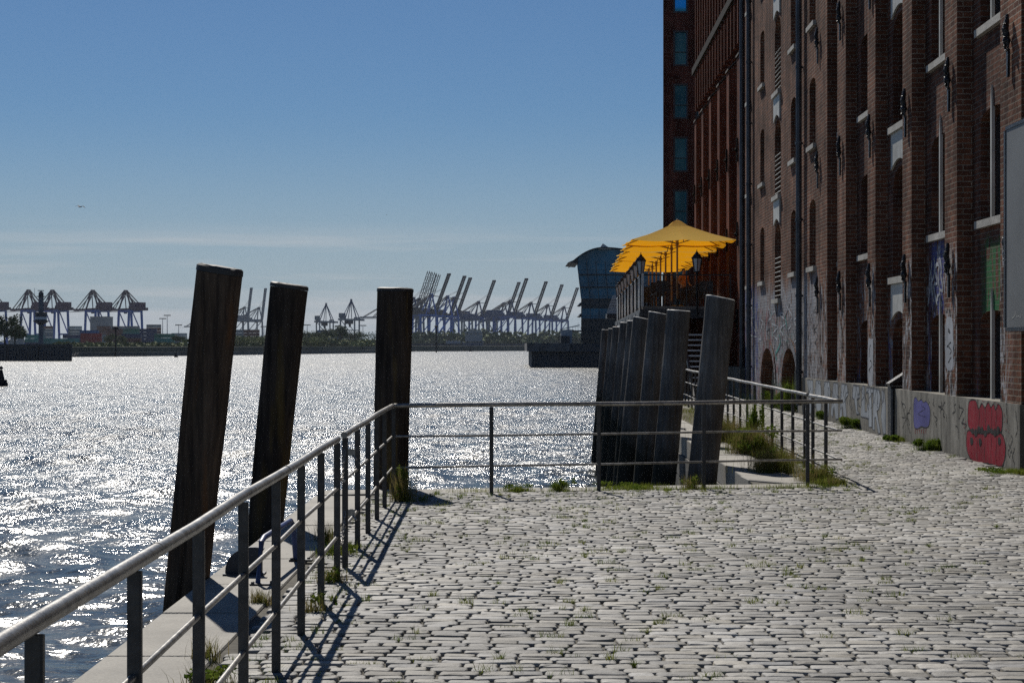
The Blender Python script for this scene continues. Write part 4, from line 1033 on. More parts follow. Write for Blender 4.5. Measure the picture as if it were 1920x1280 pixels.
for i, y in enumerate(LY):
    o = ln if i == 0 else dup(ln); o.location = (TX(y) - .05, y, DZ - .08 - .28); o.scale = (1.2, 1.2, 1.2)
    o['label'] = ['black framed lantern at the left front corner of the terrace, nearest of the row', 'lantern second from the front along the left terrace edge', 'lantern third from the front along the left terrace edge', 'lantern fourth from the front along the left terrace edge',
                  'lantern fifth from the front along the left terrace edge', 'lantern sixth from the front along the left terrace edge', 'lantern second last at the far end of the left terrace edge', 'lantern last and farthest along the left terrace edge'][i]
o = dup(ln, (6.29, 59.9, DZ - .28), scale=1.2); o['label'] = 'single lantern standing at the terrace front under the right corner of the nearest parasol'
# tables and chairs
def table():
    t = thing('bistro_table', '', 'table', (0, 0, 0), 'tables under the parasols')
    m = MB(); m.box(-.38, .38, -.38, .38, .71, .74); m.build('top', M['frame'], t)
    m = MB(); m.lathe((0, 0, 0), [(.22, 0), (.22, .02), (.03, .04), (.03, .71)], 10); m.build('pedestal', M['iron'], t); return t
def chair():
    t = thing('terrace_chair', '', 'chair', (0, 0, 0), 'dark chairs on the terrace')
    m = MB(); m.box(-.22, .22, -.22, .22, .43, .47); m.build('seat', M['frame'], t)
    m = MB(); m.box(-.22, .22, .20, .235, .5, .88); m.build('backrest', M['frame'], t)
    for x in (-.2, .2):
        for y in (-.2, .2): m = MB(); m.tube((x, y, 0), (x, y, .43 if y < 0 else .88), .014, 6); m.build('leg', M['iron'], t)
    return t
tb, ch = table(), chair(); n1 = 0
tabs = [(5.15, 61.2), (6.75, 61.6), (5.2, 64.0), (6.9, 65.0), (5.25, 67.6), (6.9, 70.5), (5.4, 71.5)]
tl = ['at the left front corner', 'at the right front', 'second from the front at the left rail', 'second from the front by the brick wall', 'third from the front at the left rail', 'third from the front by the brick wall', 'fourth from the front at the left rail']
for i, (x, y) in enumerate(tabs):
    o = tb if i == 0 else dup(tb); o.location = (x, y, DZ); o['label'] = 'square dark terrace table ' + tl[i]
    for s, a in ((-1, math.pi), (1, 0)):
        c = ch if n1 == 0 else dup(ch); n1 += 1
        c.location = (x, y + s * .62, DZ); c.rotation_euler.z = a + rnd.uniform(-.2, .2); c['label'] = 'dark chair %s side of the table %s' % ('near' if s < 0 else 'far', tl[i].replace(' of the terrace', ''))
# standing person in an orange top
M['skin'] = mat('skin', (.42, .25, .17), .6); M['orange'] = mat('orange_cloth', (.60, .22, .05), .8); M['navy'] = mat('dark_trousers', (.03, .03, .045), .8); M['hair'] = mat('dark_hair', (.03, .02, .015), .6)
def skinned(name, chains, radii, mt, parent, levels=2):
    verts = []; edges = []; rad = []
    idx = {}
    def vid(p, r):
        k = tuple(round(c, 4) for c in p)
        if k not in idx: idx[k] = len(verts); verts.append(p); rad.append(r)
        return idx[k]
    for ch_, rr in zip(chains, radii):
        ids = [vid(p, r) for p, r in zip(ch_, rr)]
        edges += list(zip(ids, ids[1:]))
    me = bpy.data.meshes.new(name); me.from_pydata(verts, edges, []); o = bpy.data.objects.new(name, me); C.objects.link(o)
    md = o.modifiers.new('skin', 'SKIN'); md.use_smooth_shade = True
    sv = me.skin_vertices[0].data if me.skin_vertices else None
    if sv is None:
        bm = bmesh.new(); bm.from_mesh(me); bm.verts.layers.skin.verify(); bm.to_mesh(me); bm.free(); sv = me.skin_vertices[0].data
    for i, r in enumerate(rad): sv[i].radius = r if isinstance(r, tuple) else (r, r)
    sv[0].use_root = True
    s2 = o.modifiers.new('sub', 'SUBSURF'); s2.levels = levels; s2.render_levels = levels
    bpy.context.view_layer.update()
    dg = bpy.context.evaluated_depsgraph_get(); me2 = bpy.data.meshes.new_from_object(o.evaluated_get(dg)); o.modifiers.clear(); o.data = me2
    me2.name = name
    for p in me2.polygons: p.use_smooth = True
    me2.materials.clear(); me2.materials.append(mt); o.parent = parent; return o
pe = thing('person', 'person with dark hair in an orange top standing on the terrace under the parasols', 'person', (6.64, 68.0, DZ))
pe.rotation_euler.z = R(25)
pel = (0, 0, .90); ch0 = (0, 0, 1.15); chest = (0, 0, 1.30); neck = (0, 0, 1.41); hd = (0, -.01, 1.50); hd2 = (0, -.01, 1.60)
chains = [[pel, ch0, chest, neck, hd, hd2]]; rad = [[.13, .105, .12, .05, .075, .07]]
for s in (-1, 1):
    chains.append([pel, (s * .09, 0, .82), (s * .10, -.01, .48), (s * .10, .02, .08), (s * .10, -.12, .04)]); rad.append([.13, .085, .055, .04, .035])
    chains.append([chest, (s * .15, 0, 1.33), (s * .21, .01, 1.08), (s * .18, -.16, .98), (s * .17, -.22, .97)]); rad.append([.12, .05, .04, .03, .025])
    hnd = (s * .17, -.22, .97)
    for k in range(4): chains.append([hnd, (s * (.15 + .012 * k), -.26, .962 + .003 * k), (s * (.148 + .012 * k), -.295 - .004 * (k in (1, 2)), .945)]); rad.append([.022, .008, .007])
    chains.append([hnd, (s * .135, -.235, .975), (s * .125, -.26, .97)]); rad.append([.022, .009, .007])
skinned('body', chains, rad, M['skin'], pe)
skinned('top', [[(0, 0, .93), (0, 0, 1.15), (0, 0, 1.30), (0, 0, 1.375)]] + [[(0, 0, 1.30), (s * .15, 0, 1.335), (s * .205, .01, 1.13)] for s in (-1, 1)], [[.145, .125, .135, .07]] + [[.135, .066, .055]] * 2, M['orange'], pe)
skinned('trousers', [[(0, 0, .95), (0, 0, .88)]] + [[(0, 0, .88), (s * .09, 0, .80), (s * .10, -.01, .48), (s * .10, .02, .10)] for s in (-1, 1)], [[.135, .14]] + [[.14, .10, .07, .055]] * 2, M['navy'], pe)
skinned('hair', [[(0, .025, 1.48), (0, .02, 1.57), (0, .0, 1.645)]], [[.07, .085, .06]], M['hair'], pe)

# pale lattice gangway structure beyond the terrace
M['galv'] = mat('galvanised', (.38, .40, .42), .5, metal=.4)
gx = thing('gangway_cage', 'pale latticed steel cage structure on the quay beyond the terrace', 'gangway', (9.2, 150, 0))
m = MB(); Yg = 150
c0 = PX(1140, 586, Yg); c1 = PX(1190, 554, Yg)
for i in range(7):
    z = c0.z + (c1.z - c0.z) * i / 6; off = .5 * (i / 6)
    for yy in (Yg, Yg + 1.6): m.beam((c0.x + off, yy, z), (c1.x, yy, z), .06, .06)
for i in range(12):
    x = c0.x + (c1.x - c0.x) * i / 11
    for yy in (Yg, Yg + 1.6): m.beam((x, yy, c0.z), (min(x + .5, c1.x), yy, c1.z), .04, .04)
m.build('lattice', M['galv'], gx)
m = MB(); m.box(c0.x - .1, c1.x, Yg - .2, Yg + 1.9, c0.z - .5, c0.z - .1); m.build('platform', M['frame'], gx)
for x in (c0.x + .9, c1.x - .4): m = MB(); m.box(x - .12, x + .12, Yg + .5, Yg + .8, -4, c0.z - .5); m.build('leg', M['galv'], gx)

# ---------------------------------------------------------------- glass office building on its pier
YB = 372
pier = thing('concrete_pier', 'dark concrete pier block standing in the river under the glass building', 'pier', (16, YB, WZ))
a = PX(988, 643, YB); b = PX(1600, 643, YB)
m = MB(); m.box(a.x + 1.0, b.x, YB + .5, YB + 70, -4.5, 2.05 - 1.9); m.box(a.x + 1.0, b.x, YB + .4, YB + 70, .15, 2.05 - 1.2); m.build('base', mat('dark_pier', (.035, .037, .045), .8, var=.3, vscale=.3), pier)
m = MB(); m.box(a.x, a.x + 9, YB - .5, YB + 71, .4, 2.15); m.build('fender_beam', mat('pier_head', (.10, .10, .105), .8, var=.45, vscale=.5), pier)
m = MB(); m.box(a.x + 9, b.x, YB - .3, YB + 71, .3, 2.1); m.build('deck_edge', mat('pier_edge', (.04, .042, .05), .8), pier)
m = MB()
for i in range(16): m.beam((a.x + .5 + i * .9, YB, 2.15), (a.x + .5 + i * .9, YB, 3.3), .05, .05)
m.beam((a.x + .5, YB, 3.3), (a.x + 14, YB, 3.3), .06, .06); m.beam((a.x + .5, YB, 2.8), (a.x + 14, YB, 2.8), .04, .04); m.build('railing', M['frame'], pier)
gb = thing('glass_office', 'blue glass office building with curved roof and leaning upper front beyond the terrace', 'building', (a.x + 12, YB + 8, 2.1))
TG = mat('teal_glass', (.006, .11, .19), .2, metal=.1, var=.4, vscale=.35, spec=.3); TG2 = mat('teal_glass_dark', (.003, .018, .03), .25, var=.4, vscale=.3, spec=.3)
FR = mat('office_frame', (.012, .02, .028), .6)
xl_b = lambda z: PX(1090, 0, YB + 8).x - (max(0, z - 11.5) * .115)
x1 = PX(1240, 0, YB + 8).x
def roofz(x):
    t = (x - PX(1130, 0, YB + 8).x) / (PX(1130, 0, YB + 8).x - PX(1076, 0, YB + 8).x); return 22.8 - (2.7 if t < 0 else .9) * t * t * (1 if t < 0 else .8)
floors = [2.1, 4.9, 7.3, 9.8, 11.6, 14.2, 16.9, 19.9]
m = MB()
for k, z in enumerate(floors[1:-1]):
    m.prism([(xl_b(z) - .03, YB + 7.8, z - .16), (x1, YB + 7.8, z - .16), (x1, YB + 40, z - .16), (xl_b(z) + 2.2, YB + 40, z - .16)], (0, 0, .32))
m.build('floor_slab', FR, gb)
for k in range(len(floors) - 1):
    z0, z1 = floors[k] + .16, floors[k + 1] - .16
    mm = TG if k in (2, 4, 5, 6) else TG2
    m = MB(); top1 = z1 if k < len(floors) - 2 else None
    nx = 9; xs = [xl_b(z0) + (x1 - xl_b(z0)) * i / nx for i in range(nx + 1)]; xt = [xl_b(z1) + (x1 - xl_b(z1)) * i / nx for i in range(nx + 1)]
    for i in range(nx):
        for yy in (YB + 8,):
            zt0 = z1 if top1 else roofz(xt[i]) - .2; zt1 = z1 if top1 else roofz(xt[i + 1]) - .2
            m.add([(xs[i], yy, z0), (xs[i + 1], yy, z0), (xt[i + 1], yy, zt1), (xt[i], yy, zt0)], [(0, 1, 2, 3)])
    m.add([(xs[0], YB + 8.1, z0), (xt[0], YB + 8.1, z1), (xt[0] + 2.2, YB + 40, z1), (xs[0] + 2.2, YB + 40, z0)], [(0, 1, 2, 3)])
    f = m.build('glazing', mm, gb)
    m = MB()
    for i in range(nx + 1): m.beam((xs[i], YB + 7.95, z0), (xt[i], YB + 7.95, z1), .07, .1)
    m.beam((xs[0], YB + 7.93, (z0 + z1) / 2 - .5), (x1, YB + 7.93, (z0 + z1) / 2 - .5), .04, .05)
    m.build('mullion', FR, f)
m = MB(); m.prism([(xl_b(0) + .4, YB + 8.4, 2.1), (x1, YB + 8.4, 2.1), (x1, YB + 39, 2.1), (xl_b(0) + 2.8, YB + 39, 2.1)], (0, 0, 17)); m.build('core', TG2, gb)
m = MB(); pts = []
xr0 = PX(1075, 0, YB + 8).x
xs = [xr0 + (x1 + 1 - xr0) * i / 24 for i in range(25)]
up = [(x, YB + 6.5, roofz(x)) for x in xs]; dn = [(x, YB + 6.5, roofz(x) - .28) for x in reversed(xs)]
m.prism(up + dn, (0, 35, 0)); m.build('roof', FR, gb)
xa = PX(1130, 0, YB + 8).x; m = MB(); m.prism([(xa - .9, YB + 7, 22.3), (xa + 1.9, YB + 7, 22.3), (xa, YB + 7, 23.6)], (0, 6, 0)); m.build('skylight', M['galv'], gb)
m = MB(); m.prism([(xr0 - 1.2, YB + 7, 19.5), (xr0 + 1.0, YB + 7, 20.4), (xr0 + 1.0, YB + 7, 19.3)], (0, 20, 0))
for z in (11, 8.6): m.prism([(xl_b(0) - .6, YB + 9, z - .7), (xl_b(0), YB + 9, z), (xl_b(0), YB + 9, z - .8)], (0, 10, 0))
m.build('sun_blade', FR, gb)
m = MB(); m.box(xl_b(0) - 3.2, xl_b(0), YB + 8, YB + 14, 4.6, 4.9)
for i in range(6): m.beam((xl_b(0) - 3.1 + i * .6, YB + 8, 4.9), (xl_b(0) - 3.1 + i * .6, YB + 8, 6.6 if i in (0, 4) else 5.6), .05, .05)
m.beam((xl_b(0) - 3.1, YB + 8, 5.6), (xl_b(0), YB + 8, 5.6), .05, .05); m.build('balcony', FR, gb)
kb = thing('kiosk', 'small pale pavilion with a slanted roof on the pier left of the glass building', 'kiosk', (a.x + 8, YB + 5, 2.1))
kx = PX(1052, 0, YB + 5).x; m = MB(); m.box(kx, kx + 2.4, YB + 5, YB + 9, 2.12, 5.0); m.build('wall', mat('pale_kiosk', (.30, .32, .35), .7), kb)
m = MB(); m.prism([(kx - .2, YB + 4.8, 5.0), (kx + 4.0, YB + 4.8, 5.9), (kx + 4.0, YB + 4.8, 6.1), (kx - .2, YB + 4.8, 5.15)], (0, 5, 0)); m.build('roof', M['galv'], kb)
m = MB(); m.box(kx - .1, kx + 1.8, YB + 4, YB + 4.8, 2.12, 3.7); m.build('counter', FR, kb)

# ---------------------------------------------------------------- far shores
def land(name, pts, z0, z1, mt, kind='structure'):
    m = MB(); m.prism([(x, y, z0) for x, y in pts], (0, 0, z1 - z0)); o = m.build(name, mt); tag(o, kind=kind); return o
M['land'] = mat('far_land', (.10, .105, .075), .95, var=.3, vscale=.02)
def XY(px, Y): return ((px - 960) * Y / F, Y)
land('far_shore', [XY(-1400, 640), XY(60, 690), XY(260, 745), XY(430, 830), XY(600, 960), XY(710, 1060), XY(740, 1300), XY(905, 1380), XY(990, 1450), XY(1100, 1500), (3500, 3300), (3500, 7500), (-6500, 7500), (-6500, 640)], -5, 1.0, M['land'])
m = MB(); rb = random.Random(2)
def bank(pxs, name, lab, mt, h0, h1, depth):
    pass
M['bush'] = mat('bank_bush', (.075, .105, .035), .95, var=.5, vscale=.15); M['bush2'] = mat('bank_bush_pale', (.13, .15, .055), .95, var=.4, vscale=.15)
M['rubble'] = mat('bank_rubble', (.12, .115, .10), .95, var=.4, vscale=.3)
def leafcloud(name, blobs, mt, n, size, seed, label=None, parent=None, kind=None, cat=None, flat=1.0):
    """many small leaf clumps through the volume of ellipsoid blobs"""
    r = np.random.RandomState(seed); B = np.array(blobs); vol = B[:, 3] * B[:, 4] * B[:, 5]; pr = vol ** (2 / 3); pr /= pr.sum()
    ci = r.choice(len(B), n, p=pr); d = r.normal(size=(n, 3)); d /= np.linalg.norm(d, axis=1)[:, None]
    rad = r.rand(n) ** .35 * (1 + .12 * r.randn(n))
    P = B[ci, :3] + d * B[ci, 3:6] * rad[:, None]
    nv = d + r.normal(0, .7, (n, 3)); nv /= np.linalg.norm(nv, axis=1)[:, None]
    u = np.cross(nv, r.normal(size=(n, 3))); u /= np.linalg.norm(u, axis=1)[:, None]; v = np.cross(nv, u)
    s = size * r.uniform(.5, 1.4, n)[:, None]
    V = np.stack([P + u * s, P + v * s * .8, P - u * s, P - v * s * .8], 1).reshape(-1, 3)
    off = np.array([0., 0., 0.])
    if parent is not None: off = np.array(parent.location)
    me = bpy.data.meshes.new(name); me.vertices.add(n * 4); me.vertices.foreach_set('co', (V - off).reshape(-1))
    me.loops.add(n * 4); me.loops.foreach_set('vertex_index', np.arange(n * 4)); me.polygons.add(n); me.polygons.foreach_set('loop_start', np.arange(n) * 4); me.update(calc_edges=True)
    me.materials.append(mt); o = bpy.data.objects.new(name, me); C.objects.link(o); o.parent = parent
    if label or kind: tag(o, label, cat, kind=kind)
    return o
blobs = []
for k in range(150):
    px = rb.uniform(120, 715); Yb = 760 + (px - 135) / 580 * 320 + rb.uniform(5, 60)
    h = rb.uniform(.8, 1.9) if px < 430 else rb.uniform(2, 4.5); X, Y = XY(px, Yb); blobs.append((X, Y, .6 + h * .35, rb.uniform(4, 12), rb.uniform(3, 8), h))
leafcloud('shore_scrub', blobs, M['bush2'], 26000, .9, 3, kind='stuff', label='low green scrub along the far river bank', cat='scrub')
blobs = []
for k in range(110):
    px = rb.uniform(740, 1090); Yb = rb.uniform(1800, 2300); X, Y = XY(px, Yb); h = rb.uniform(6, 13); blobs.append((X, Y, h * .5, rb.uniform(8, 22), 10, h))
for k in range(60):
    px = rb.uniform(-60, 740); Yb = rb.uniform(2600, 3000); X, Y = XY(px, Yb); h = rb.uniform(4, 8); blobs.append((X, Y, h * .5, rb.uniform(10, 30), 10, h))
leafcloud('distant_wood', blobs, M['bush'], 15000, 2.6, 5, kind='stuff', label='hazy belt of distant woodland behind the cranes', cat='woodland')
m = MB()
for k in range(500):
    px = rb.uniform(130, 740); Yb = 742 + (px - 200) / 500 * 300 + rb.uniform(-6, 4); X, Y = XY(px, Yb); s = rb.uniform(.4, 1.2)
    m.lathe((X, Y, -3.4 + rb.uniform(0, 1.6)), [(s * .6, 0), (s, s * .5), (s * .5, s)], 5)
o = m.build('rubble_bank', M['rubble']); tag(o, kind='stuff')
land('shore_slope', [XY(-200, 640), XY(60, 684), XY(260, 738), XY(430, 822), XY(600, 950), XY(714, 1050), XY(745, 1090), XY(600, 990), XY(430, 860), XY(260, 770), XY(-200, 700)], -5, -1.2, M['rubble'])
# individual trees
def tree(px, Y, h, wd, label, seed, mt='bush', z0=1.0):
    X, _ = XY(px, Y); r = random.Random(seed); t = thing('tree', label, 'tree', (X, Y, z0), 'trees on the far shore')
    m = MB(); m.path([(X, Y, z0), (X + r.uniform(-.3, .3), Y, z0 + h * .3), (X + r.uniform(-.5, .5), Y, z0 + h * .6)], [h * .035, h * .025, h * .01], 6)
    for i in range(4): a = r.uniform(0, 6.3); m.tube((X, Y, z0 + h * .3), (X + math.cos(a) * wd * .3, Y + math.sin(a) * wd * .3, z0 + h * .62), h * .012, 5, h * .005)
    m.build('trunk', M['wood_black'], t)
    bl_ = [(X + r.uniform(-.5, .5) * wd * .9, Y + r.uniform(-.4, .4) * wd, z0 + h * r.uniform(.42, .8), wd * r.uniform(.2, .36), wd * .3, h * r.uniform(.12, .24)) for _ in range(9)]
    leafcloud('crown', bl_, M[mt], 1500, max(.28, h * .03), seed, parent=t)
trs = [(10, 545, 10.5, 8, 'dark leafy tree at the far left edge above the quay wall'), (29, 550, 7.5, 6, 'smaller dark tree right of the leftmost tree on the left quay'), (-10, 560, 9, 8, 'dark tree cut by the left edge of the view'),
       (208, 1010, 8, 6, 'small pale tree in front of the blue containers'), (226, 1020, 7, 5, 'small conical tree right of the pale one before the containers'), (338, 900, 6, 8, 'round shrub like tree on the bank left of the tall brown pile'),
       (575, 1000, 11, 17, 'broad tree right of the dark leaning pile on the far bank'), (597, 1030, 9, 11, 'tree second in the clump below the small pale cranes'), (613, 1060, 11, 11, 'tree in the middle of the clump below the small pale cranes'),
       (638, 1080, 14, 12, 'tallest bushy tree in the clump before the checked containers'), (662, 1100, 10, 9, 'tree right of the tallest in the clump on the far bank'), (583, 960, 6, 20, 'low wide tree at the water edge right of the dark leaning pile'),
       (690, 1200, 11, 24, 'broad hazy tree just left of the upright black pile'), (450, 900, 6, 26, 'low wide tree between the two leaning piles'), (120 + 355, 910, 6, 22, 'second low wide tree between the two leaning piles'), (410, 880, 5, 18, 'low bush like tree behind the tall brown pile')]
for i, (px, Y, h, wd, lab) in enumerate(trs): tree(px, Y, h, wd, lab, 200 + i, 'bush2' if i in (3, 4, 11, 13, 14) else 'bush')
# left quay
lq = thing('harbour_quay', 'dark sheet piled quay wall at the left edge of the river', 'quay', (-140, 520, WZ))
a = PX(135, 645, 520); m = MB(); m.prism([(-330, 520, -5), (a.x, 520, -5), (a.x * 1.13, 585, -5), (-400, 585, -5)], (0, 0, 6.85))
m.build('wall', mat('sheet_piling', (.055, .06, .07), .7, var=.4, vscale=.25), lq)
m = MB(); x = -330
while x < a.x - .5: m.box(x, x + .35, 519.7, 519.99, -5, .2); x += .8
m.build('sheet_piles', mat('sheet_pile_rib', (.04, .042, .05), .7), lq)
m = MB(); m.box(-330, a.x + .2, 519.4, 519.98, 1.3, 2.05)
for k in range(12): m.box(a.x - 1.2 - k * 9.3, a.x - .6 - k * 9.3, 519.1, 519.39, -4, 2.3)
m.build('fender', M['frame'], lq)
# radar tower
rt_ = thing('radar_tower', 'pale concrete radar tower with dark round lookout cabin on the left quay', 'radar tower', ((77 - 960) * 535 / F, 535, 1.85))
X = rt_.location.x; P_ = lambda y: EYE + (HOR - y) * 535 / F
Cn = mat('tower_concrete', (.14, .15, .17), .8, var=.15, vscale=.4)
m = MB(); m.lathe((X, 535, 0), [(.75, 1.85), (.75, P_(552))], 16); m.build('shaft', Cn, rt_)
m = MB(); m.lathe((X, 535, 0), [(.8, P_(609)), (1.9, P_(604)), (2.4, P_(602)), (2.4, P_(601)), (1.75, P_(601)), (1.75, P_(587)), (1.9, P_(587)), (1.9, P_(585.5)), (.8, P_(585))], 20); m.build('cabin', M['darkblue'], rt_)
m = MB(); m.lathe((X, 535, 0), [(1.77, P_(599)), (1.77, P_(594))], 20); m.build('cabin_windows', M['lampglass'], rt_)
m = MB(); m.lathe((X, 535, 0), [(.8, P_(557)), (1.3, P_(556)), (1.3, P_(555)), (.75, P_(555)), (.75, P_(549)), (.3, P_(546))], 16); m.beam((X - 1.0, 535, P_(544.6)), (X + .9, 535, P_(544.9)), .15, .25); m.tube((X, 535, P_(547)), (X, 535, P_(544)), .08); m.tube((X - 2, 535, P_(556)), (X - 2, 535, P_(540)), .05); m.beam((X - 2, 535, P_(556)), (X, 535, P_(556)), .1, .1)
m.build('radar_head', M['darkblue'], rt_)
# ---------------------------------------------------------------- container cranes
CM = {'blue': mat('crane_blue', (.008, .12, .46), .9, spec=.08), 'darkviolet': mat('crane_violet', (.06, .014, .05), .9, spec=.08), 'slate': mat('crane_slate', (.02, .06, .16), .9, spec=.08), 'pale': mat('crane_pale', (.17, .20, .23), .9, spec=.08),
      'dark': mat('crane_dark', (.01, .011, .02), .9, spec=.08), 'greyblue': mat('crane_greyblue', (.010, .09, .34), .9, spec=.08)}
def crane(legc, topc, boom_ang, boom_len=64, lattice=False, apex_h=71, boomc=None):
    t = thing('container_crane', '', 'crane', (0, 0, 0))
    g, wd = 15, 9.5; lc, tc_ = CM[legc], CM[topc]; bc = CM[boomc or topc]
    for x in (-g, g):
        for y in (-wd, wd):
            m = MB(); m.beam((x * (1.0), y * 1.12, 1.5), (x, y * .92, 46), 2.50, 2.12); m.build('leg', lc, t, world=False)
    m = MB()
    for y in (-wd, wd): m.beam((-g, y, 15), (g, y, 15), 2.25, 1.88); m.beam((-g, y, 45), (g, y, 45), 1.88, 2.25); m.beam((-g, y, 15), (g * .8, y, 44), 1.12, 1.12)
    for x in (-g, g): m.beam((x, -wd, 45), (x, wd, 45), 2.00, 2.75); m.beam((x, -wd, 3), (x, wd, 3), 1.88, 2.25)
    m.build('portal_frame', lc, t, world=False)
    m = MB()
    for x in (-g, g):
        for y in (-wd, wd):
            for k in (-2.4, 0, 2.4): m.lathe((x + k * 0, y + k, 0), [(.9, .1), (.9, 1.6)], 8)
    m.build('bogies', CM['dark'], t, world=False)
    m = MB()
    for y in (-3.2, 3.2): m.beam((-44, y, 47.2), (19, y, 47.2), 1.6, 3.6)
    for x in (-44, -30, -15, 0, 15): m.beam((x, -3.2, 47.2), (x, 3.2, 47.2), 1.00, 1.00)
    m.build('girder', tc_, t, world=False)
    a = R(boom_ang); hx, hz = 19.5, 47.5; dx, dz = math.cos(a), math.sin(a)
    m = MB(); P = lambda s, y, o=0: (hx + dx * s - dz * o, y, hz + dz * s + dx * o)
    if lattice:
        for y in (-2.6, 2.6):
            m.beam(P(0, y), P(boom_len, y), 0.75, 0.75); m.beam(P(0, y, 3.6), P(boom_len, y, 3.6), 0.75, 0.75)
            k = 0.0; i = 0
            while k < boom_len - 5: m.beam(P(k, y, 3.6 * (i % 2)), P(k + 5, y, 3.6 * ((i + 1) % 2)), 0.50, 0.50); k += 5; i += 1
        for k in range(0, int(boom_len), 8): m.beam(P(k, -2.6), P(k, 2.6), 0.50, 0.50)
    else:
        for y in (-2.4, 2.4): m.beam(P(0, y), P(boom_len, y), 1.25, 2.50)
        k = 3
        while k < boom_len: m.beam(P(k, -2.4), P(k, 2.4), 0.75, 0.88); k += 8
        m.beam(P(boom_len - 1, -3.2), P(boom_len - 1, 3.2), 2.75, 3.00)
    m.build('boom', bc, t, world=False)
    m = MB(); ax = 13
    for y in (-wd * .92, wd * .92): m.beam((g, y, 46), (ax, y * .18, apex_h), 1.62, 1.62); m.beam((-g * .2, y * .8, 46), (ax, y * .18, apex_h), 1.12, 1.12)
    m.beam((ax, -2.4, apex_h), (ax, 2.4, apex_h), 2.50, 2.00); m.beam((ax + .5, 0, apex_h), (ax + 3.2, 0, apex_h + .5), 1.50, 1.50); m.build('apex_frame', lc if legc == 'blue' and topc != 'darkviolet' else tc_, t, world=False)
    m = MB()
    for y in (-2.2, 2.2):
        m.beam((ax, y, apex_h), (-34, y, 48.5), 1.00, 1.00); m.beam((ax, y, apex_h), (-14, y, 48.5), 0.69, 0.69)
        if boom_ang < 20: m.beam((ax, y, apex_h), P(boom_len * .45, y, 1), 0.88, 0.88); m.beam((ax, y, apex_h), P(boom_len * .88, y, 1), 0.88, 0.88)
        else: m.beam((ax, y, apex_h - 2), P((apex_h - hz) * .98, y, 0), 0.62, 0.62); m.beam((ax, y, apex_h), P(boom_len * .62, y, 1), 0.28, 0.28)
    m.build('stay_rods', CM['dark'], t, world=False)
    m = MB(); m.box(-34, -10, -5.5, 5.5, 48.6, 56); m.box(-9.5, -3, -3.6, 3.6, 48.6, 52); m.build('machine_house', tc_, t, world=False)
    m = MB(); cx = 24 if boom_ang < 20 else 4; m.box(cx - 2, cx + 2, -6.4, -3.5, 42.2, 45.8); m.beam((cx, -5, 45), (cx, -4, 47), 3.12, 0.62); m.build('cab', CM['dark'], t, world=False)
    if boom_ang < 20:
        m = MB()
        for k in range(9): m.beam(P(6 + k * 6.5, -4.4, -2.2), P(6 + k * 6.5, 4.4, -2.2), 0.62, 0.62)
        m.beam(P(4, -4.4, -2.2), P(60, -4.4, -2.2), 0.44, 0.44); m.beam(P(4, 4.4, -2.2), P(60, 4.4, -2.2), 0.44, 0.44); m.build('boom_walkway', tc_, t, world=False)
    return t
def place(o, px, Y, rz, label, scale=1.0, z=1.0, group=None):
    """px = where the legs' centre stands"""
    o.location = ((px - 960) * Y / F, Y, z); o.rotation_euler.z = R(rz); o.scale = (scale,) * 3; o['label'] = label
    if group: o['group'] = group
# left terminal: booms lowered towards the left and away
cl = crane('blue', 'darkviolet', 0, 46, apex_h=72)
GL = 'cranes of the left terminal with lowered booms'
Lc = [(61, 2280, 'blue legged crane with lowered boom directly left of the radar tower'), (106, 2285, 'blue legged crane with lowered boom directly right of the radar tower'), (182, 2290, 'blue legged crane with lowered boom, second from the right of the left terminal'), (244, 2300, 'blue legged crane at the right end of the left terminal, lowered boom'), (-10, 2275, 'blue legged crane cut off by the left edge of the view')]
for i, (px, Y, lab) in enumerate(Lc): place(cl if i == 0 else dup(cl), px, Y, 180 - 52, lab, 1.0, group=GL)
# middle: two upright pale ones and one lowered behind the tall pile
cu = crane('pale', 'pale', 82, 60, lattice=False)
place(cu, 447, 3250, 40, 'pale hazy crane with upright boom, left one of the pair between the leaning piles', group='pair of pale cranes with upright booms'); o = dup(cu); place(o, 474, 3280, 40, 'pale hazy crane with upright boom, right one of the pair between the leaning piles', group='pair of pale cranes with upright booms')
cp_ = crane('pale', 'pale', 0, 46)
place(cp_, 385, 3400, 180 - 30, 'pale hazy crane with lowered boom showing left of the tall brown pile', .78)
place(dup(cp_), 738, 2700, 180 - 30, 'pale crane with lowered lattice boom poking out left of the upright black pile', .92)
# small pointed cranes
def small_crane(label, px, Y, sc_, rz):
    t = thing('gantry_crane', label, 'crane', ((px - 960) * Y / F, Y, 1.0)); c = CM['pale']
    for x in (-10, 10):
        for y in (-7, 7): m = MB(); m.beam((x, y, 0), (x, y, 36), 1.5, 1.5); m.build('leg', c, t, world=False)
    m = MB()
    for y in (-7, 7): m.beam((-13, y, 34), (17, y, 33), 2.2, 2.4); m.beam((-10, y, 20), (10, y, 20), 1.0, 1.0); m.beam((-10, y, 34), (8, y, 12), .8, .8)
    for x in (-10, 10): m.beam((x, -7, 36), (x, 7, 36), 1.6, 1.6)
    m.box(-13, -9, -6, 6, 36, 42); m.build('portal_frame', c, t, world=False)
    m = MB(); 
    for y in (-5, 5): m.beam((-9, y, 35), (2, 0, 59), .9, .9); m.beam((12, y, 34), (2, 0, 59), 1.0, 1.0); m.beam((0, y, 35), (2, 0, 59), .7, .7)
    m.lathe((2, 0, 57), [(1.4, 0), (1.4, 3)], 6); m.build('apex_frame', CM['slate'], t, world=False)
    m = MB(); m.box(-4, 3, -4, 4, 28, 32.5); m.beam((0, 0, 33), (0, 0, 24), 2, 2); m.build('trolley', CM['dark'], t, world=False)
    t.rotation_euler.z = R(rz); t.scale = (sc_,) * 3; return t
small_crane('small pale pointed crane, left one of the two between the leaning and upright piles', 609, 2150, .87, 25)
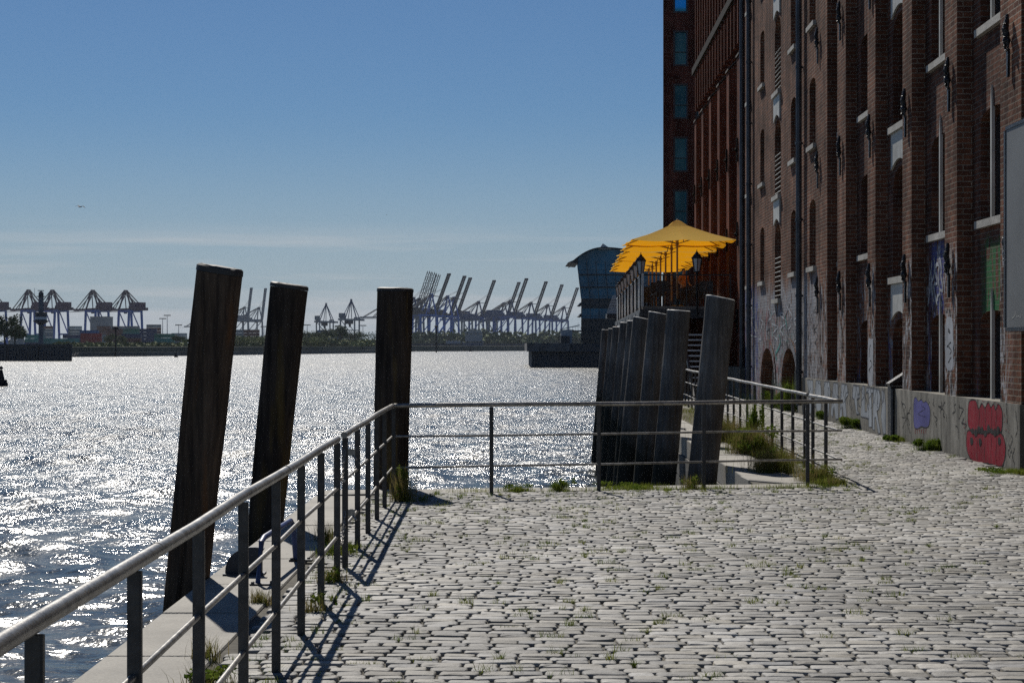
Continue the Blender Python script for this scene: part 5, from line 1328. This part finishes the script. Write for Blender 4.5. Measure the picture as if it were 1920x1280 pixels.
small_crane('small pale pointed crane, right one of the two between the leaning and upright piles', 656, 2150, .95, -20)
# right terminal: booms raised to the right
GR = 'cranes of the right terminal with raised booms'
cb = crane('blue', 'dark', 65, 66, apex_h=76)
cg = crane('greyblue', 'slate', 65, 66, apex_h=72, boomc='dark')
clt = crane('pale', 'slate', 68, 66, lattice=True, apex_h=70, boomc='dark')
RC = [(cb, 796, 2600, 42, 1.0, 'bright blue crane with the tallest dark raised boom, right of the upright black pile'), (cb, 827, 2690, 42, 1.0, 'bright blue crane second of the three blue ones with dark raised boom'), (cb, 839, 2760, 42, 1.0, 'bright blue crane third of the three blue ones with dark raised boom'),
      (cg, 886, 2870, 42, 1.0, 'grey blue crane with raised boom standing behind the moored ship'), (cg, 934, 2960, 42, 1.0, 'grey blue crane with boom hidden among its neighbours, middle of the right terminal'), (cg, 946, 2790, 42, 1.0, 'grey blue crane with the tall raised boom in the middle of the right terminal'),
      (cg, 985, 2930, 42, 1.0, 'grey blue crane with raised boom, third from the right of the terminal'), (cg, 1017, 3080, 42, 1.0, 'grey blue crane with raised boom, second from the right of the terminal'), (cg, 1048, 3250, 42, 1.0, 'faint crane with raised boom beside the glass building, farthest right'),
      (clt, 762, 2620, 40, 1.02, 'pale lattice boomed crane, left one of three behind the upright black pile'), (clt, 772, 2640, 40, 1.01, 'pale lattice boomed crane, middle one of three behind the upright black pile'), (clt, 781, 2680, 40, 1.0, 'pale lattice boomed crane, right one of three behind the upright black pile')]
seen = set()
for (src, px, Y, rz, s, lab) in RC:
    o = src if src.name not in seen else dup(src); seen.add(src.name); place(o, px, Y, rz, lab, s, group=GR)
cl2 = crane('pale', 'slate', 0, 44, apex_h=64); place(cl2, 868, 2820, 180 - 50, 'pale crane with lowered boom facing left among the raised booms', .9, group=GR)
cl3 = dup(cl2); place(cl3, 915, 2900, 180 - 50, 'second pale crane with lowered boom at the centre of the right terminal', .9, group=GR)

# ---------------------------------------------------------------- containers (each one an object)
ccol = {'navy': (.03, .045, .12), 'red': (.35, .04, .03), 'teal': (.05, .25, .22), 'rust': (.16, .06, .04), 'grey': (.22, .24, .25), 'white': (.42, .44, .45), 'green': (.04, .18, .12), 'blue': (.04, .11, .28), 'brown': (.13, .07, .055)}
cmat = {k: mat('container_' + k, v, .6, var=.15, vscale=.3) for k, v in ccol.items()}
cmesh = {}
def cont_mesh(k):
    if k in cmesh: return cmesh[k]
    m = MB(); m.box(-6.1, 6.1, -1.2, 1.2, .06, 2.55)
    for i in range(24): m.box(-6.0 + i * .5, -5.75 + i * .5, -1.26, -1.201, .2, 2.4)
    for x in (-6.1, 6.0): m.box(x, x + .12, -1.27, -1.2, 0, 2.59)
    o = m.build('shipping_container', cmat[k]); cmesh[k] = o.data; C.objects.unlink(o); bpy.data.objects.remove(o); return cmesh[k]
cnt = 0; NUM = 'one two three four five six seven eight nine ten eleven twelve'.split(); ORD = ['bottom', 'second', 'third', 'fourth', 'fifth', 'sixth', 'seventh']
def stack(px0, px1, Y, rows, cols_, where, seed, z0=1.0, rz=0, gap=0.0):
    global cnt
    col = -1; r = random.Random(seed); x = (px0 - 960) * Y / F; xe = (px1 - 960) * Y / F
    while x + 12.2 <= xe + 3:
        col += 1; n_ = max(1, rows + r.choice((0, 0, 0, -1)) if rows > 1 else 1); k = None
        for j in range(n_):
            if k is None or r.random() < .55: k = r.choice(cols_)
            o = bpy.data.objects.new('shipping_container', cont_mesh(k)); C.objects.link(o); o.location = (x + 6.1, Y, z0 + 2.62 * j)
            tag(o, '%s container, column %s, %s tier, %s' % (k, NUM[col], ORD[j], where), 'container', 'containers ' + where); cnt += 1
        x += 12.6 + gap
stack(48, 150, 1180, 3, ['navy', 'blue', 'grey', 'teal'], 'stacked behind the radar tower', 1)
stack(102, 152, 1060, 2, ['navy', 'rust', 'grey'], 'low stack left of the red ones', 11)
stack(152, 200, 1050, 3, ['red', 'red', 'navy'], 'bright red stack near the bank', 2)
stack(150, 205, 1150, 4, ['navy', 'navy', 'blue'], 'dark blue stack behind the red ones', 3)
stack(228, 290, 1100, 3, ['navy', 'rust', 'blue'], 'stack right of the small trees', 4)
stack(200, 296, 1320, 5, ['teal', 'navy', 'rust', 'green'], 'teal and rust stack farther back', 5)
stack(290, 325, 1090, 3, ['green', 'teal', 'grey'], 'green stack ending the front row', 6)
stack(20, 270, 1620, 7, ['grey', 'white', 'grey', 'rust'], 'tall pale stacks under left cranes', 7, gap=14)
stack(275, 322, 1500, 7, ['brown', 'grey', 'rust'], 'brown stack left of the brown pile', 8)
stack(322, 372, 1420, 5, ['grey', 'grey', 'white'], 'pale stack beside the brown pile', 9)
stack(428, 500, 1400, 5, ['grey', 'rust', 'brown', 'grey'], 'stack seen between the leaning piles', 10)
stack(566, 656, 1450, 5, ['navy', 'navy', 'white', 'blue'], 'checked stack under small pale cranes', 12)
print('containers', cnt)
# light masts
def mast(label, px, Y, h):
    t = thing('floodlight_mast', label, 'light mast', ((px - 960) * Y / F, Y, 1.0), 'floodlight masts of the terminals')
    m = MB(); m.lathe((0, 0, 0), [(.45, 0), (.22, h)], 8); m.build('pole', CM['slate'], t, world=False)
    m = MB(); m.box(-3.2, 3.2, -.3, .3, h, h + .4)
    for x in (-2.8, -1.4, 0, 1.4, 2.8): m.box(x - .5, x + .5, -.6, .2, h - .6, h - .02)
    m.build('lamp_head', CM['dark'], t, world=False)
for px, y, lab in ((305, 597, 'floodlight mast left one of two above the brown containers'), (313.5, 591, 'floodlight mast right one of two above the brown containers'), (335, 609, 'short floodlight mast left of the tall brown pile'), (576, 609, 'floodlight mast right of the dark leaning pile'), (634, 611, 'floodlight mast between the two small pale cranes'), (680.5, 610, 'floodlight mast left of the upright black pile'), (495, 612, 'floodlight mast left of the dark leaning pile')):
    Y = 1700; mast(lab, px, Y, (HOR - y) * Y / F + .7)
# buildings of the terminal far left
def shed(label, px0, px1, Y, ytop, c, gable=0):
    x0, x1 = (px0 - 960) * Y / F, (px1 - 960) * Y / F; h = EYE + (HOR - ytop) * Y / F
    t = thing('terminal_building', label, 'building', ((x0 + x1) / 2, Y, 1.0))
    m = MB(); m.box(x0, x1, Y, Y + 25, 1.0, h); m.build('wall', mat('shed_wall', c, .8, var=.1, vscale=.05), t)
    m = MB(); m.prism([(x0 - .4, Y - .4, h), (x1 + .4, Y - .4, h), (x1 + .4, Y - .4, h + .4), ((x0 + x1) / 2, Y - .4, h + .4 + gable), (x0 - .4, Y - .4, h + .4)], (0, 26, 0)); m.build('roof', M['roof'], t)
    m = MB(); k = int((x1 - x0) / 5)
    for i in range(k): m.box(x0 + 2 + i * 5, x0 + 4.2 + i * 5, Y - .06, Y - .01, h * .45, h * .6)
    m.build('window_band', M['glass'], t)
shed('tall pale block building behind the blue crane legs of the left terminal', 169, 202, 1900, 594, (.28, .29, .31))
shed('low grey shed between the cranes of the left terminal', 205, 226, 1850, 612, (.24, .25, .27))
shed('low dark shed right of the upright black pile on the far quay', 740, 800, 2000, 641, (.06, .07, .1))
# ships at the far right quay
def ship(label, px0, px1, Y, hull_top, col, sup):
    x0, x1 = (px0 - 960) * Y / F, (px1 - 960) * Y / F; z = lambda y: EYE + (HOR - y) * Y / F
    t = thing('moored_ship', label, 'ship', ((x0 + x1) / 2, Y, WZ)); ht = z(hull_top)
    m = MB(); ln_ = x1 - x0
    m.prism([(x0 + ln_ * .02, Y, WZ - 1), (x0, Y, ht), (x0 + ln_ * .08, Y, ht - .8), (x1 - ln_ * .1, Y, ht - .8), (x1, Y, ht + .5), (x1 - ln_ * .04, Y, WZ - 1)], (0, 16, 0)); m.build('hull', mat('hull', col, .6, var=.2, vscale=.05), t)
    for (a, b, y0, y1, c) in sup:
        m = MB(); xa, xb = (a - 960) * Y / F, (b - 960) * Y / F; m.box(xa, xb, Y + 2, Y + 13, z(y0), z(y1)); m.build('superstructure', mat('ship_house', c, .6, var=.15, vscale=.05), t)
        m = MB(); k = max(2, int((xb - xa) / 3)); zz = z(y0) + (z(y1) - z(y0)) * .72
        for i in range(k): m = MB(); m.box(xa + (i + .2) * (xb - xa) / k, xa + (i + .75) * (xb - xa) / k, Y + 1.93, Y + 1.99, zz, zz + 1.2); m.build('window', M['glass'], t)
    m = MB(); m.tube(((sup[0][0] + sup[0][1]) / 2 * Y / F - 960 * Y / F, Y + 8, z(sup[0][3])), ((sup[0][0] + sup[0][1]) / 2 * Y / F - 960 * Y / F, Y + 8, z(sup[0][3] - 7)), .35, 6); m.build('mast', CM['dark'], t)
ship('moored container ship with pale deckhouse seen from astern below the grey crane', 866, 906, 1500, 640, (.10, .13, .19), [(872, 904, 640, 622, (.26, .29, .33)), (878, 902, 622, 618, (.34, .36, .38))])
ship('low pale moored barge right of the blue cranes', 832, 866, 1560, 645, (.05, .07, .11), [(836, 862, 645, 638, (.40, .42, .44))])
land('far_quay', [XY(745, 1480), XY(990, 1640), XY(1110, 1680), (400, 2400), XY(745, 2400)], -5, 3.2, mat('far_quay_wall', (.045, .05, .065), .9, var=.2, vscale=.05))
# buoys and navigation marks
def buoy(label, px, py, Y, h, r):
    p = PX(px, py, Y); t = thing('buoy', label, 'buoy', (p.x, Y, WZ))
    m = MB(); m.lathe((p.x, Y, WZ), [(r * .9, -.3), (r, .1), (r * .8, h * .3)], 12); m.build('float', CM['dark'], t)
    m = MB(); m.lathe((p.x, Y, WZ + h * .3), [(r * .5, 0), (r * .2, h * .5)], 8); m.lathe((p.x, Y, WZ + h * .8), [(.02, 0), (r * .35, h * .08), (.02, h * .2)], 8); m.build('top_mark', CM['dark'], t)
buoy('small dark buoy on the water left of the tall brown pile', 330, 668, 690, 2.2, .8)
buoy('small dark buoy on the water before the moored ship', 882, 658, 1300, 4.5, 1.2)
buoy('dark buoy cut by the left edge of the view', 2, 722, 205, 2.3, .8)
for px, y0, lab, Y in ((818, 610, 'tall black navigation pile in the river right of the upright black pile', 1150), (217, 612, 'thin black navigation pile before the far left bank', 725)):
    X = (px - 960) * Y / F; t = thing('navigation_pile', lab, 'marker pile', (X, Y, WZ)); zt = EYE + (HOR - y0) * Y / F
    m = MB(); m.tube((X, Y, WZ - 1), (X, Y, zt - 1.5), .5 if px > 500 else .28, 8); m.build('pole', CM['dark'], t); m = MB(); m.lathe((X, Y, zt - 1.5), [(.3, 0), (1.2, .4), (1.2, 1.2), (.2, 1.6)], 8); m.build('top_mark', CM['dark'], t)

# ---------------------------------------------------------------- gulls
M['gull'] = mat('gull_feather', (.5, .5, .5), .8); M['gulldark'] = mat('gull_wing', (.07, .07, .075), .8)
def gull(label, px, py, Y, rz, s):
    p = PX(px, py, Y); t = thing('seagull', label, 'bird', p)
    prof = [(-.30, .005), (-.22, .04), (-.08, .075), (.08, .07), (.18, .045), (.24, .05), (.29, .038), (.33, .012), (.37, .003)]
    m = MB(); n_ = 10; vs = []
    for x, r in prof:
        for i in range(n_): a = 2 * math.pi * i / n_; vs.append((x, r * math.cos(a), r * .9 * math.sin(a) + (.015 if x > .2 else 0)))
    m.add(vs, [(k * n_ + i, k * n_ + (i + 1) % n_, (k + 1) * n_ + (i + 1) % n_, (k + 1) * n_ + i) for k in range(len(prof) - 1) for i in range(n_)]); m.prism([(-.28, -.02, 0), (-.42, -.07, 0), (-.42, .07, 0), (-.28, .02, 0)], (0, 0, .012))
    m.build('body', M['gull'], t, world=False, smooth=True)
    for sg in (-1, 1):
        m = MB(); pts = [(.12, .05, .03), (.16, .35, .14), (.02, .75, -.02), (-.02, .72, -.03), (-.02, .35, .12), (-.1, .05, .03)]
        m.prism([(x, y * sg, z) for x, y, z in pts[:2] + pts[4:]], (0, 0, .014)); m.prism([(x, y * sg, z) for x, y, z in pts[1:5]], (0, 0, .014)); m.build('wing', M['gulldark'], t, world=False)
    t.rotation_euler = (R(8), R(-6), R(rz)); t.scale = (s,) * 3
gull('seagull with spread wings flying high over the river on the left', 150, 388, 190, 60, 1.0)
gull('tiny distant gull in the sky above the upright black pile', 725, 403, 900, 20, 1.0)
# ---------------------------------------------------------------- weeds and grass
def leafmat(n, c, c2):
    m = bpy.data.materials.new(n); m.use_nodes = True; nt = m.node_tree; nt.nodes.clear()
    o = nt.nodes.new('ShaderNodeOutputMaterial'); d = nt.nodes.new('ShaderNodeBsdfDiffuse'); t = nt.nodes.new('ShaderNodeBsdfTranslucent'); mx = nt.nodes.new('ShaderNodeMixShader'); mx.inputs['Fac'].default_value = .38
    tc = nt.nodes.new('ShaderNodeTexCoord'); nz = nt.nodes.new('ShaderNodeTexNoise'); nz.inputs['Scale'].default_value = 5; nz.inputs['Detail'].default_value = 5; L(nt, tc.outputs['Object'], nz.inputs['Vector'])
    r = nt.nodes.new('ShaderNodeValToRGB'); r.color_ramp.elements[0].position = .38; r.color_ramp.elements[0].color = (*c, 1); r.color_ramp.elements[1].position = .6; r.color_ramp.elements[1].color = (*c2, 1)
    L(nt, nz.outputs['Fac'], r.inputs['Fac']); L(nt, r.outputs['Color'], d.inputs['Color']); L(nt, r.outputs['Color'], t.inputs['Color'])
    L(nt, d.outputs['BSDF'], mx.inputs[1]); L(nt, t.outputs['BSDF'], mx.inputs[2]); L(nt, mx.outputs['Shader'], o.inputs['Surface']); return m
M['grass'] = leafmat('grass_blade', (.10, .15, .02), (.20, .22, .04)); M['dry'] = leafmat('dry_grass', (.22, .17, .07), (.13, .15, .03)); M['leaf'] = leafmat('weed_leaf', (.06, .11, .015), (.15, .19, .03))
def blades(pts, hs, ws, seed, lean=.5):
    r = np.random.RandomState(seed); P = np.array(pts, float); n = len(P); a = r.uniform(0, 2 * np.pi, n); h = np.array(hs); w_ = np.array(ws)
    dirx = np.stack([np.cos(a), np.sin(a), 0 * a], 1); side = np.stack([-np.sin(a), np.cos(a), 0 * a], 1)
    ln_ = (r.uniform(.1, 1, n) * lean * h)[:, None]; up = np.array([0, 0, 1.0])
    b0 = P - side * w_[:, None]; b1 = P + side * w_[:, None]
    m0 = P + dirx * ln_ * .35 + up * (h * .6)[:, None] - side * w_[:, None] * .7; m1 = m0 + side * w_[:, None] * 1.4
    t = P + dirx * ln_ + up * h[:, None]
    V = np.stack([b0, b1, m1, m0, t], 1).reshape(-1, 3)
    q = (np.arange(n) * 5)[:, None]; F4 = (q + np.array([[0, 1, 2, 3]])).reshape(-1); F3 = (q + np.array([[3, 2, 4]])).reshape(-1)
    return V, F4, F3, n
def blade_obj(name, pts, hs, ws, seed, mt, parent=None, lean=.5):
    V, F4, F3, n = blades(pts, hs, ws, seed, lean)
    if parent is not None: V = V - np.array(parent.location)
    me = bpy.data.meshes.new(name); me.vertices.add(n * 5); me.vertices.foreach_set('co', V.reshape(-1)); me.loops.add(n * 7); me.loops.foreach_set('vertex_index', np.concatenate([F4, F3]))
    me.polygons.add(2 * n); me.polygons.foreach_set('loop_start', np.concatenate([np.arange(n) * 4, n * 4 + np.arange(n) * 3])); me.update(calc_edges=True); me.materials.append(mt)
    o = bpy.data.objects.new(name, me); C.objects.link(o); o.parent = parent; return o
rg_ = np.random.RandomState(11)
# grass in the cobble joints: patchy
pts = []; hs = []; ws = []
cand = COB[(COB[:, 1] > 8) & (COB[:, 1] < 60)]
for (cx, cy, wd, d) in cand:
    nn = noise.noise(Vector((cx * .9, cy * .45, 3.3))) + .35 * noise.noise(Vector((cx * 3, cy * 2, 1)))
    edge = math.exp(-max(0, cx + 1.6) / .8) * .5 + (math.exp(-abs(cy - cross_edge(cx) + .6) / .7) * .9 if cx < 4.2 else 0) + math.exp(-abs(plinth_x(cy) - cx) / .25) * .25 + .15 * math.exp(-abs(cy - 17.5) / 3.5)
    p = .03 + max(0, nn - .05) * .36 + (.05 if cx < 1.2 else 0) + edge * .20
    if cx > 3 and cy < 16: p *= .45
    if rg_.rand() < p:
        k = rg_.randint(14, 60); hh = rg_.uniform(.014, .040) * (1.4 if edge > .4 else 1)
        side = 1 if rg_.rand() < .5 else -1; L_ = wd * rg_.uniform(.2, .9)
        for _ in range(k):
            pts.append((cx + rg_.uniform(-.5, .5) * L_, cy - d / 2 + rg_.normal(0, .012), -.018)); hs.append(.02 + hh * rg_.uniform(.5, 1.6)); ws.append(rg_.uniform(.0011, .0026))
o = blade_obj('grass', pts, hs, ws, 1, M['grass'], lean=1.3); tag(o, 'short green grass growing in the joints between the cobbles', 'grass', kind='stuff')
# moss / grass carpet along the right verge, and its weeds
pts = []; hs = []; ws = []
DR = [[], [], []]
for _ in range(25000):
    y = 21.4 + rg_.rand() ** 1.7 * 40; a, b = right_edge(y) + .60, fence_right(y) + .12
    x = a + (b - a) * rg_.beta(1.6, 1.1)
    nn = noise.noise(Vector((x * 1.5, y * .6, 9))) + .45
    if rg_.rand() > nn + .15: continue
    q_ = (pts, hs, ws) if rg_.rand() < .42 - .3 * noise.noise(Vector((x, y * .7, 4))) else DR
    q_[0].append((x, y, -.01)); q_[1].append(rg_.uniform(.03, .115) * (.5 + nn)); q_[2].append(rg_.uniform(.0014, .0030))
for _ in range(3800):
    x = rg_.uniform(-.9, 4.1); y = cross_edge(x) - .52 + rg_.normal(0, .07)
    if noise.noise(Vector((x * 1.3, 5, 2))) + .25 * (x > 1.3) < rg_.uniform(-.1, .35): continue
    pts.append((x, y, -.01)); hs.append(rg_.uniform(.02, .085)); ws.append(rg_.uniform(.0012, .003))
o = blade_obj('grass', pts, hs, ws, 2, M['grass'], lean=.9); tag(o, 'rough grass growing along the quay edges and under the right railing', 'grass', kind='stuff')
o = blade_obj('grass', DR[0], DR[1], DR[2], 5, M['dry'], lean=.9); tag(o, 'dry yellow grass growing between the right railing and the quay edge', 'grass', kind='stuff')
def weed(label, x, y, w_, h, n, seed, mt='dry', leaves=0, z=-.015, kind='weed', lean=.8, lsize=.012):
    t = thing(kind + '_clump', label, kind, (x, y, z), 'weeds growing at the foot of railings and walls')
    r = np.random.RandomState(seed)
    P = [(x + r.normal(0, w_ * .4), y + r.normal(0, w_ * .3), z) for _ in range(n)]
    blade_obj('blades', P, list(h * r.uniform(.35, 1.1, n)), list(r.uniform(.0012, .0028, n)), seed, M[mt], t, lean)
    if leaves:
        bl_ = [(x + r.normal(0, w_ * .35), y + r.normal(0, w_ * .3), z + h * r.uniform(.25, .8), w_ * .3, w_ * .3, h * .22) for _ in range(6)]
        leafcloud('leaves', bl_, M['leaf'], leaves, lsize, seed, parent=t)
    return t
W = [('dry grass tuft in the foreground on the quay edge left of the railing', -1.66, 9.55, .09, .15, 150, 'dry', 0), ('green and dry weeds at the very bottom of the view by the railing', -1.50, 8.75, .16, .13, 300, 'dry', 260),
     ('reddish dry tuft beside the blue hoop on the quay edge', -1.66, 11.6, .09, .12, 240, 'dry', 0), ('tall tuft on the quay edge behind the left railing', -1.62, 15.3, .12, .2, 240, 'dry', 40),
     ('weeds round the foot of the post before the gap in the left railing', -1.28, 12.6, .13, .15, 220, 'dry', 120), ('thin weeds at the foot of the fourth nearest railing post', -1.25, 11.2, .12, .16, 150, 'dry', 50),
     ('bushy dry plant at the railing corner by the upright black pile', -1.20, 19.2, .15, .44, 330, 'dry', 260), ('low green weeds along the railing near the gap', -1.42, 14.3, .2, .14, 420, 'grass', 200),
     ('leafy weed at the quay edge left of the middle railing post', .05, 20.45, .20, .12, 380, 'grass', 300), ('leafy weed at the quay edge between the middle railing posts', .55, 20.5, .14, .17, 300, 'grass', 260),
     ('wide green weed before the leaning piles at the quay edge', 1.50, 20.75, .42, .10, 800, 'grass', 500), ('weed under the post in front of the nearest grey pile', 2.12, 20.8, .15, .2, 240, 'dry', 120),
     ('thick green weeds at the foot of the right corner post', 3.78, 21.9, .30, .27, 700, 'dry', 300), ('tall dry grass clump outside the right railing', 3.52, 23.6, .40, .38, 1500, 'dry', 900),
     ('dry yellow grass behind the nearest grey pile', 3.75, 27.5, .45, .50, 1800, 'dry', 900), ('yellow dry grass farther along the right railing', 3.72, 31.0, .45, .52, 1500, 'dry', 600),
     ('tall leafy plant climbing the right railing', 4.03, 29.3, .15, 1.05, 200, 'leaf', 900), ('grey dry tuft standing on the right quay edge stone', 3.35, 23.3, .18, .36, 420, 'dry', 0),
     ('green clump growing where the low wall meets the cobbles near the drain duct', 6.80, 31.2, .26, .13, 500, 'grass', 900), ('dark leafy clump at the foot of the wall below the blue paint', 6.72, 28.4, .26, .24, 500, 'leaf', 2200),
     ('green moss like clump at the foot of the wall at the right edge', 6.62, 23.3, .35, .10, 1200, 'grass', 700), ('leafy weed at the foot of the silver painted wall', 7.02, 35.9, .40, .26, 700, 'leaf', 1800),
     ('small weed at the far end of the silver painted wall', 7.12, 40.3, .24, .22, 400, 'leaf', 700), ('tall weeds in front of the low wall end by the arches', 7.2, 45.6, .3, .9, 700, 'leaf', 1800), ('bush before the right arch', 7.15, 47.6, .4, .5, 500, 'leaf', 1500)]
for i, (lab, x, y, w_, h, n, mt_n, lv) in enumerate(W): weed(lab, x, y, w_, h, n, 400 + i, mt_n, lv, lsize=.012 if y < 24 else .02)

# ---------------------------------------------------------------- river
def water_mat():
    m = bpy.data.materials.new('river_water'); m.use_nodes = True; nt = m.node_tree; b = nt.nodes['Principled BSDF']
    b.inputs['Base Color'].default_value = (.028, .032, .026, 1); b.inputs['IOR'].default_value = 1.33; b.inputs['Specular IOR Level'].default_value = .8
    geo = nt.nodes.new('ShaderNodeNewGeometry')
    ln = nt.nodes.new('ShaderNodeVectorMath'); ln.operation = 'LENGTH'; L(nt, geo.outputs['Position'], ln.inputs[0])
    mr = nt.nodes.new('ShaderNodeMapRange'); mr.inputs['From Min'].default_value = 28; mr.inputs['From Max'].default_value = 420; mr.inputs['To Min'].default_value = .22; mr.inputs['To Max'].default_value = .52
    L(nt, ln.outputs['Value'], mr.inputs['Value'])
    def nz(sx_, sy_, sc_, det, rough=.6, w_=0.0):
        mp = nt.nodes.new('ShaderNodeMapping'); mp.inputs['Scale'].default_value = (sx_, sy_, 1); mp.inputs['Rotation'].default_value = (0, 0, R(w_)); L(nt, geo.outputs['Position'], mp.inputs['Vector'])
        n = nt.nodes.new('ShaderNodeTexNoise'); n.inputs['Scale'].default_value = sc_; n.inputs['Detail'].default_value = det; n.inputs['Roughness'].default_value = rough; L(nt, mp.outputs['Vector'], n.inputs['Vector']); return n.outputs['Fac']
    b1 = nt.nodes.new('ShaderNodeBump'); b1.inputs['Strength'].default_value = 1; b1.inputs['Distance'].default_value = .27; L(nt, nz(.8, 1.2, 2.5, 2, .55, 15), b1.inputs['Height'])
    b2 = nt.nodes.new('ShaderNodeBump'); b2.inputs['Strength'].default_value = 1; b2.inputs['Distance'].default_value = .05; L(nt, nz(1, 1.15, 9, 2, .55, -20), b2.inputs['Height']); L(nt, b1.outputs['Normal'], b2.inputs['Normal'])
    g1 = nt.nodes.new('ShaderNodeMapRange'); g1.inputs['From Min'].default_value = .38; g1.inputs['From Max'].default_value = .62; g1.inputs['To Min'].default_value = .5; g1.inputs['To Max'].default_value = 1.08; L(nt, nz(1.3, .7, .32, 6, .75, 12), g1.inputs['Value'])
    gm = nt.nodes.new('ShaderNodeMath'); gm.operation = 'MULTIPLY'; L(nt, mr.outputs['Result'], gm.inputs[0]); L(nt, g1.outputs['Result'], gm.inputs[1]); L(nt, gm.outputs[0], b.inputs['Roughness'])
    # wind lanes: patches of rougher and calmer water
    lane = nz(.5, 1.6, .035, 3, .5, 8)
    sm = nt.nodes.new('ShaderNodeMapRange'); sm.inputs['From Min'].default_value = .35; sm.inputs['From Max'].default_value = .65; sm.inputs['To Min'].default_value = .55; sm.inputs['To Max'].default_value = 1.0; L(nt, lane, sm.inputs['Value']); 
    near_ = nt.nodes.new('ShaderNodeMapRange'); near_.inputs['From Min'].default_value = 24; near_.inputs['From Max'].default_value = 100; near_.inputs['To Min'].default_value = .22; near_.inputs['To Max'].default_value = 1.15; L(nt, ln.outputs['Value'], near_.inputs['Value'])
    pm = nt.nodes.new('ShaderNodeMapRange'); pm.inputs['From Min'].default_value = .40; pm.inputs['From Max'].default_value = .56; pm.inputs['To Min'].default_value = .30; pm.inputs['To Max'].default_value = 1.1; L(nt, nz(.35, 1.0, .45, 4, .6, 6), pm.inputs['Value'])
    k1 = nt.nodes.new('ShaderNodeMath'); k1.operation = 'MULTIPLY'; L(nt, sm.outputs['Result'], k1.inputs[0]); L(nt, near_.outputs['Result'], k1.inputs[1])
    k2 = nt.nodes.new('ShaderNodeMath'); k2.operation = 'MULTIPLY'; L(nt, k1.outputs[0], k2.inputs[0]); L(nt, pm.outputs['Result'], k2.inputs[1])
    L(nt, k2.outputs[0], b1.inputs['Strength']); L(nt, near_.outputs['Result'], b2.inputs['Strength']); b2.inputs['Distance'].default_value = .062
    L(nt, b2.outputs['Normal'], b.inputs['Normal']); return m
r = [6.0]
while r[-1] < 130: r.append(r[-1] * 1.0035)
while r[-1] < 9000: r.append(r[-1] * 1.02)
r = np.array(r); th = np.concatenate([np.linspace(-88, -24, 40, endpoint=False), np.linspace(-24, 22, 560, endpoint=False), np.linspace(22, 88, 40)]) * math.pi / 180
RR, TT = np.meshgrid(r, th, indexing='ij'); X = RR * np.sin(TT); Y = RR * np.cos(TT)
Z = np.zeros_like(X); rw = np.random.RandomState(3)
for k in range(34):
    lam = .45 * (12 ** rw.rand()); a = math.radians(rw.normal(200, 38)); kx, ky = math.sin(a), math.cos(a); kk = 2 * math.pi / lam
    fade = np.clip(1 - (RR * .0035 * 2.5) / lam, 0, 1); amp = .0105 * lam ** .85 * rw.uniform(.5, 1.3)
    s = np.sin(kk * (X * kx + Y * ky) + rw.uniform(0, 6.28) + .6 * np.sin(.35 * X + .21 * Y + k)); Z += amp * fade * (s + .25 * np.cos(2 * kk * (X * kx + Y * ky)))
V = np.stack([X, Y, WZ + Z], -1).reshape(-1, 3); nr_, nt_ = X.shape
i = np.arange(nr_ - 1)[:, None] * nt_ + np.arange(nt_ - 1)[None]; Q = np.stack([i, i + 1, i + 1 + nt_, i + nt_], -1).reshape(-1)
me = bpy.data.meshes.new('river'); me.vertices.add(len(V)); me.vertices.foreach_set('co', V.reshape(-1)); nq = len(Q) // 4
me.loops.add(len(Q)); me.loops.foreach_set('vertex_index', Q); me.polygons.add(nq); me.polygons.foreach_set('loop_start', np.arange(nq) * 4); me.polygons.foreach_set('use_smooth', np.ones(nq, bool)); me.update(calc_edges=True)
me.materials.append(water_mat()); o = bpy.data.objects.new('river', me); C.objects.link(o); tag(o, kind='structure')
# water behind and beside the camera (one calm sheet, joined outside the fan)
# ---------------------------------------------------------------- haze
def haze(density):
    m = MB(); m.box(-8200, 8200, -60, 9300, -8, 140); mt = bpy.data.materials.new('haze'); mt.use_nodes = True; nt = mt.node_tree
    nt.nodes.clear(); o = nt.nodes.new('ShaderNodeOutputMaterial'); v = nt.nodes.new('ShaderNodeVolumePrincipled'); v.inputs['Color'].default_value = (.80, .88, 1, 1); v.inputs['Density'].default_value = density; v.inputs['Anisotropy'].default_value = .0
    L(nt, v.outputs['Volume'], o.inputs['Volume']); ob = m.build('haze', mt); tag(ob, 'thin blue haze over the river and harbour', 'haze', kind='stuff')
haze(.00004)
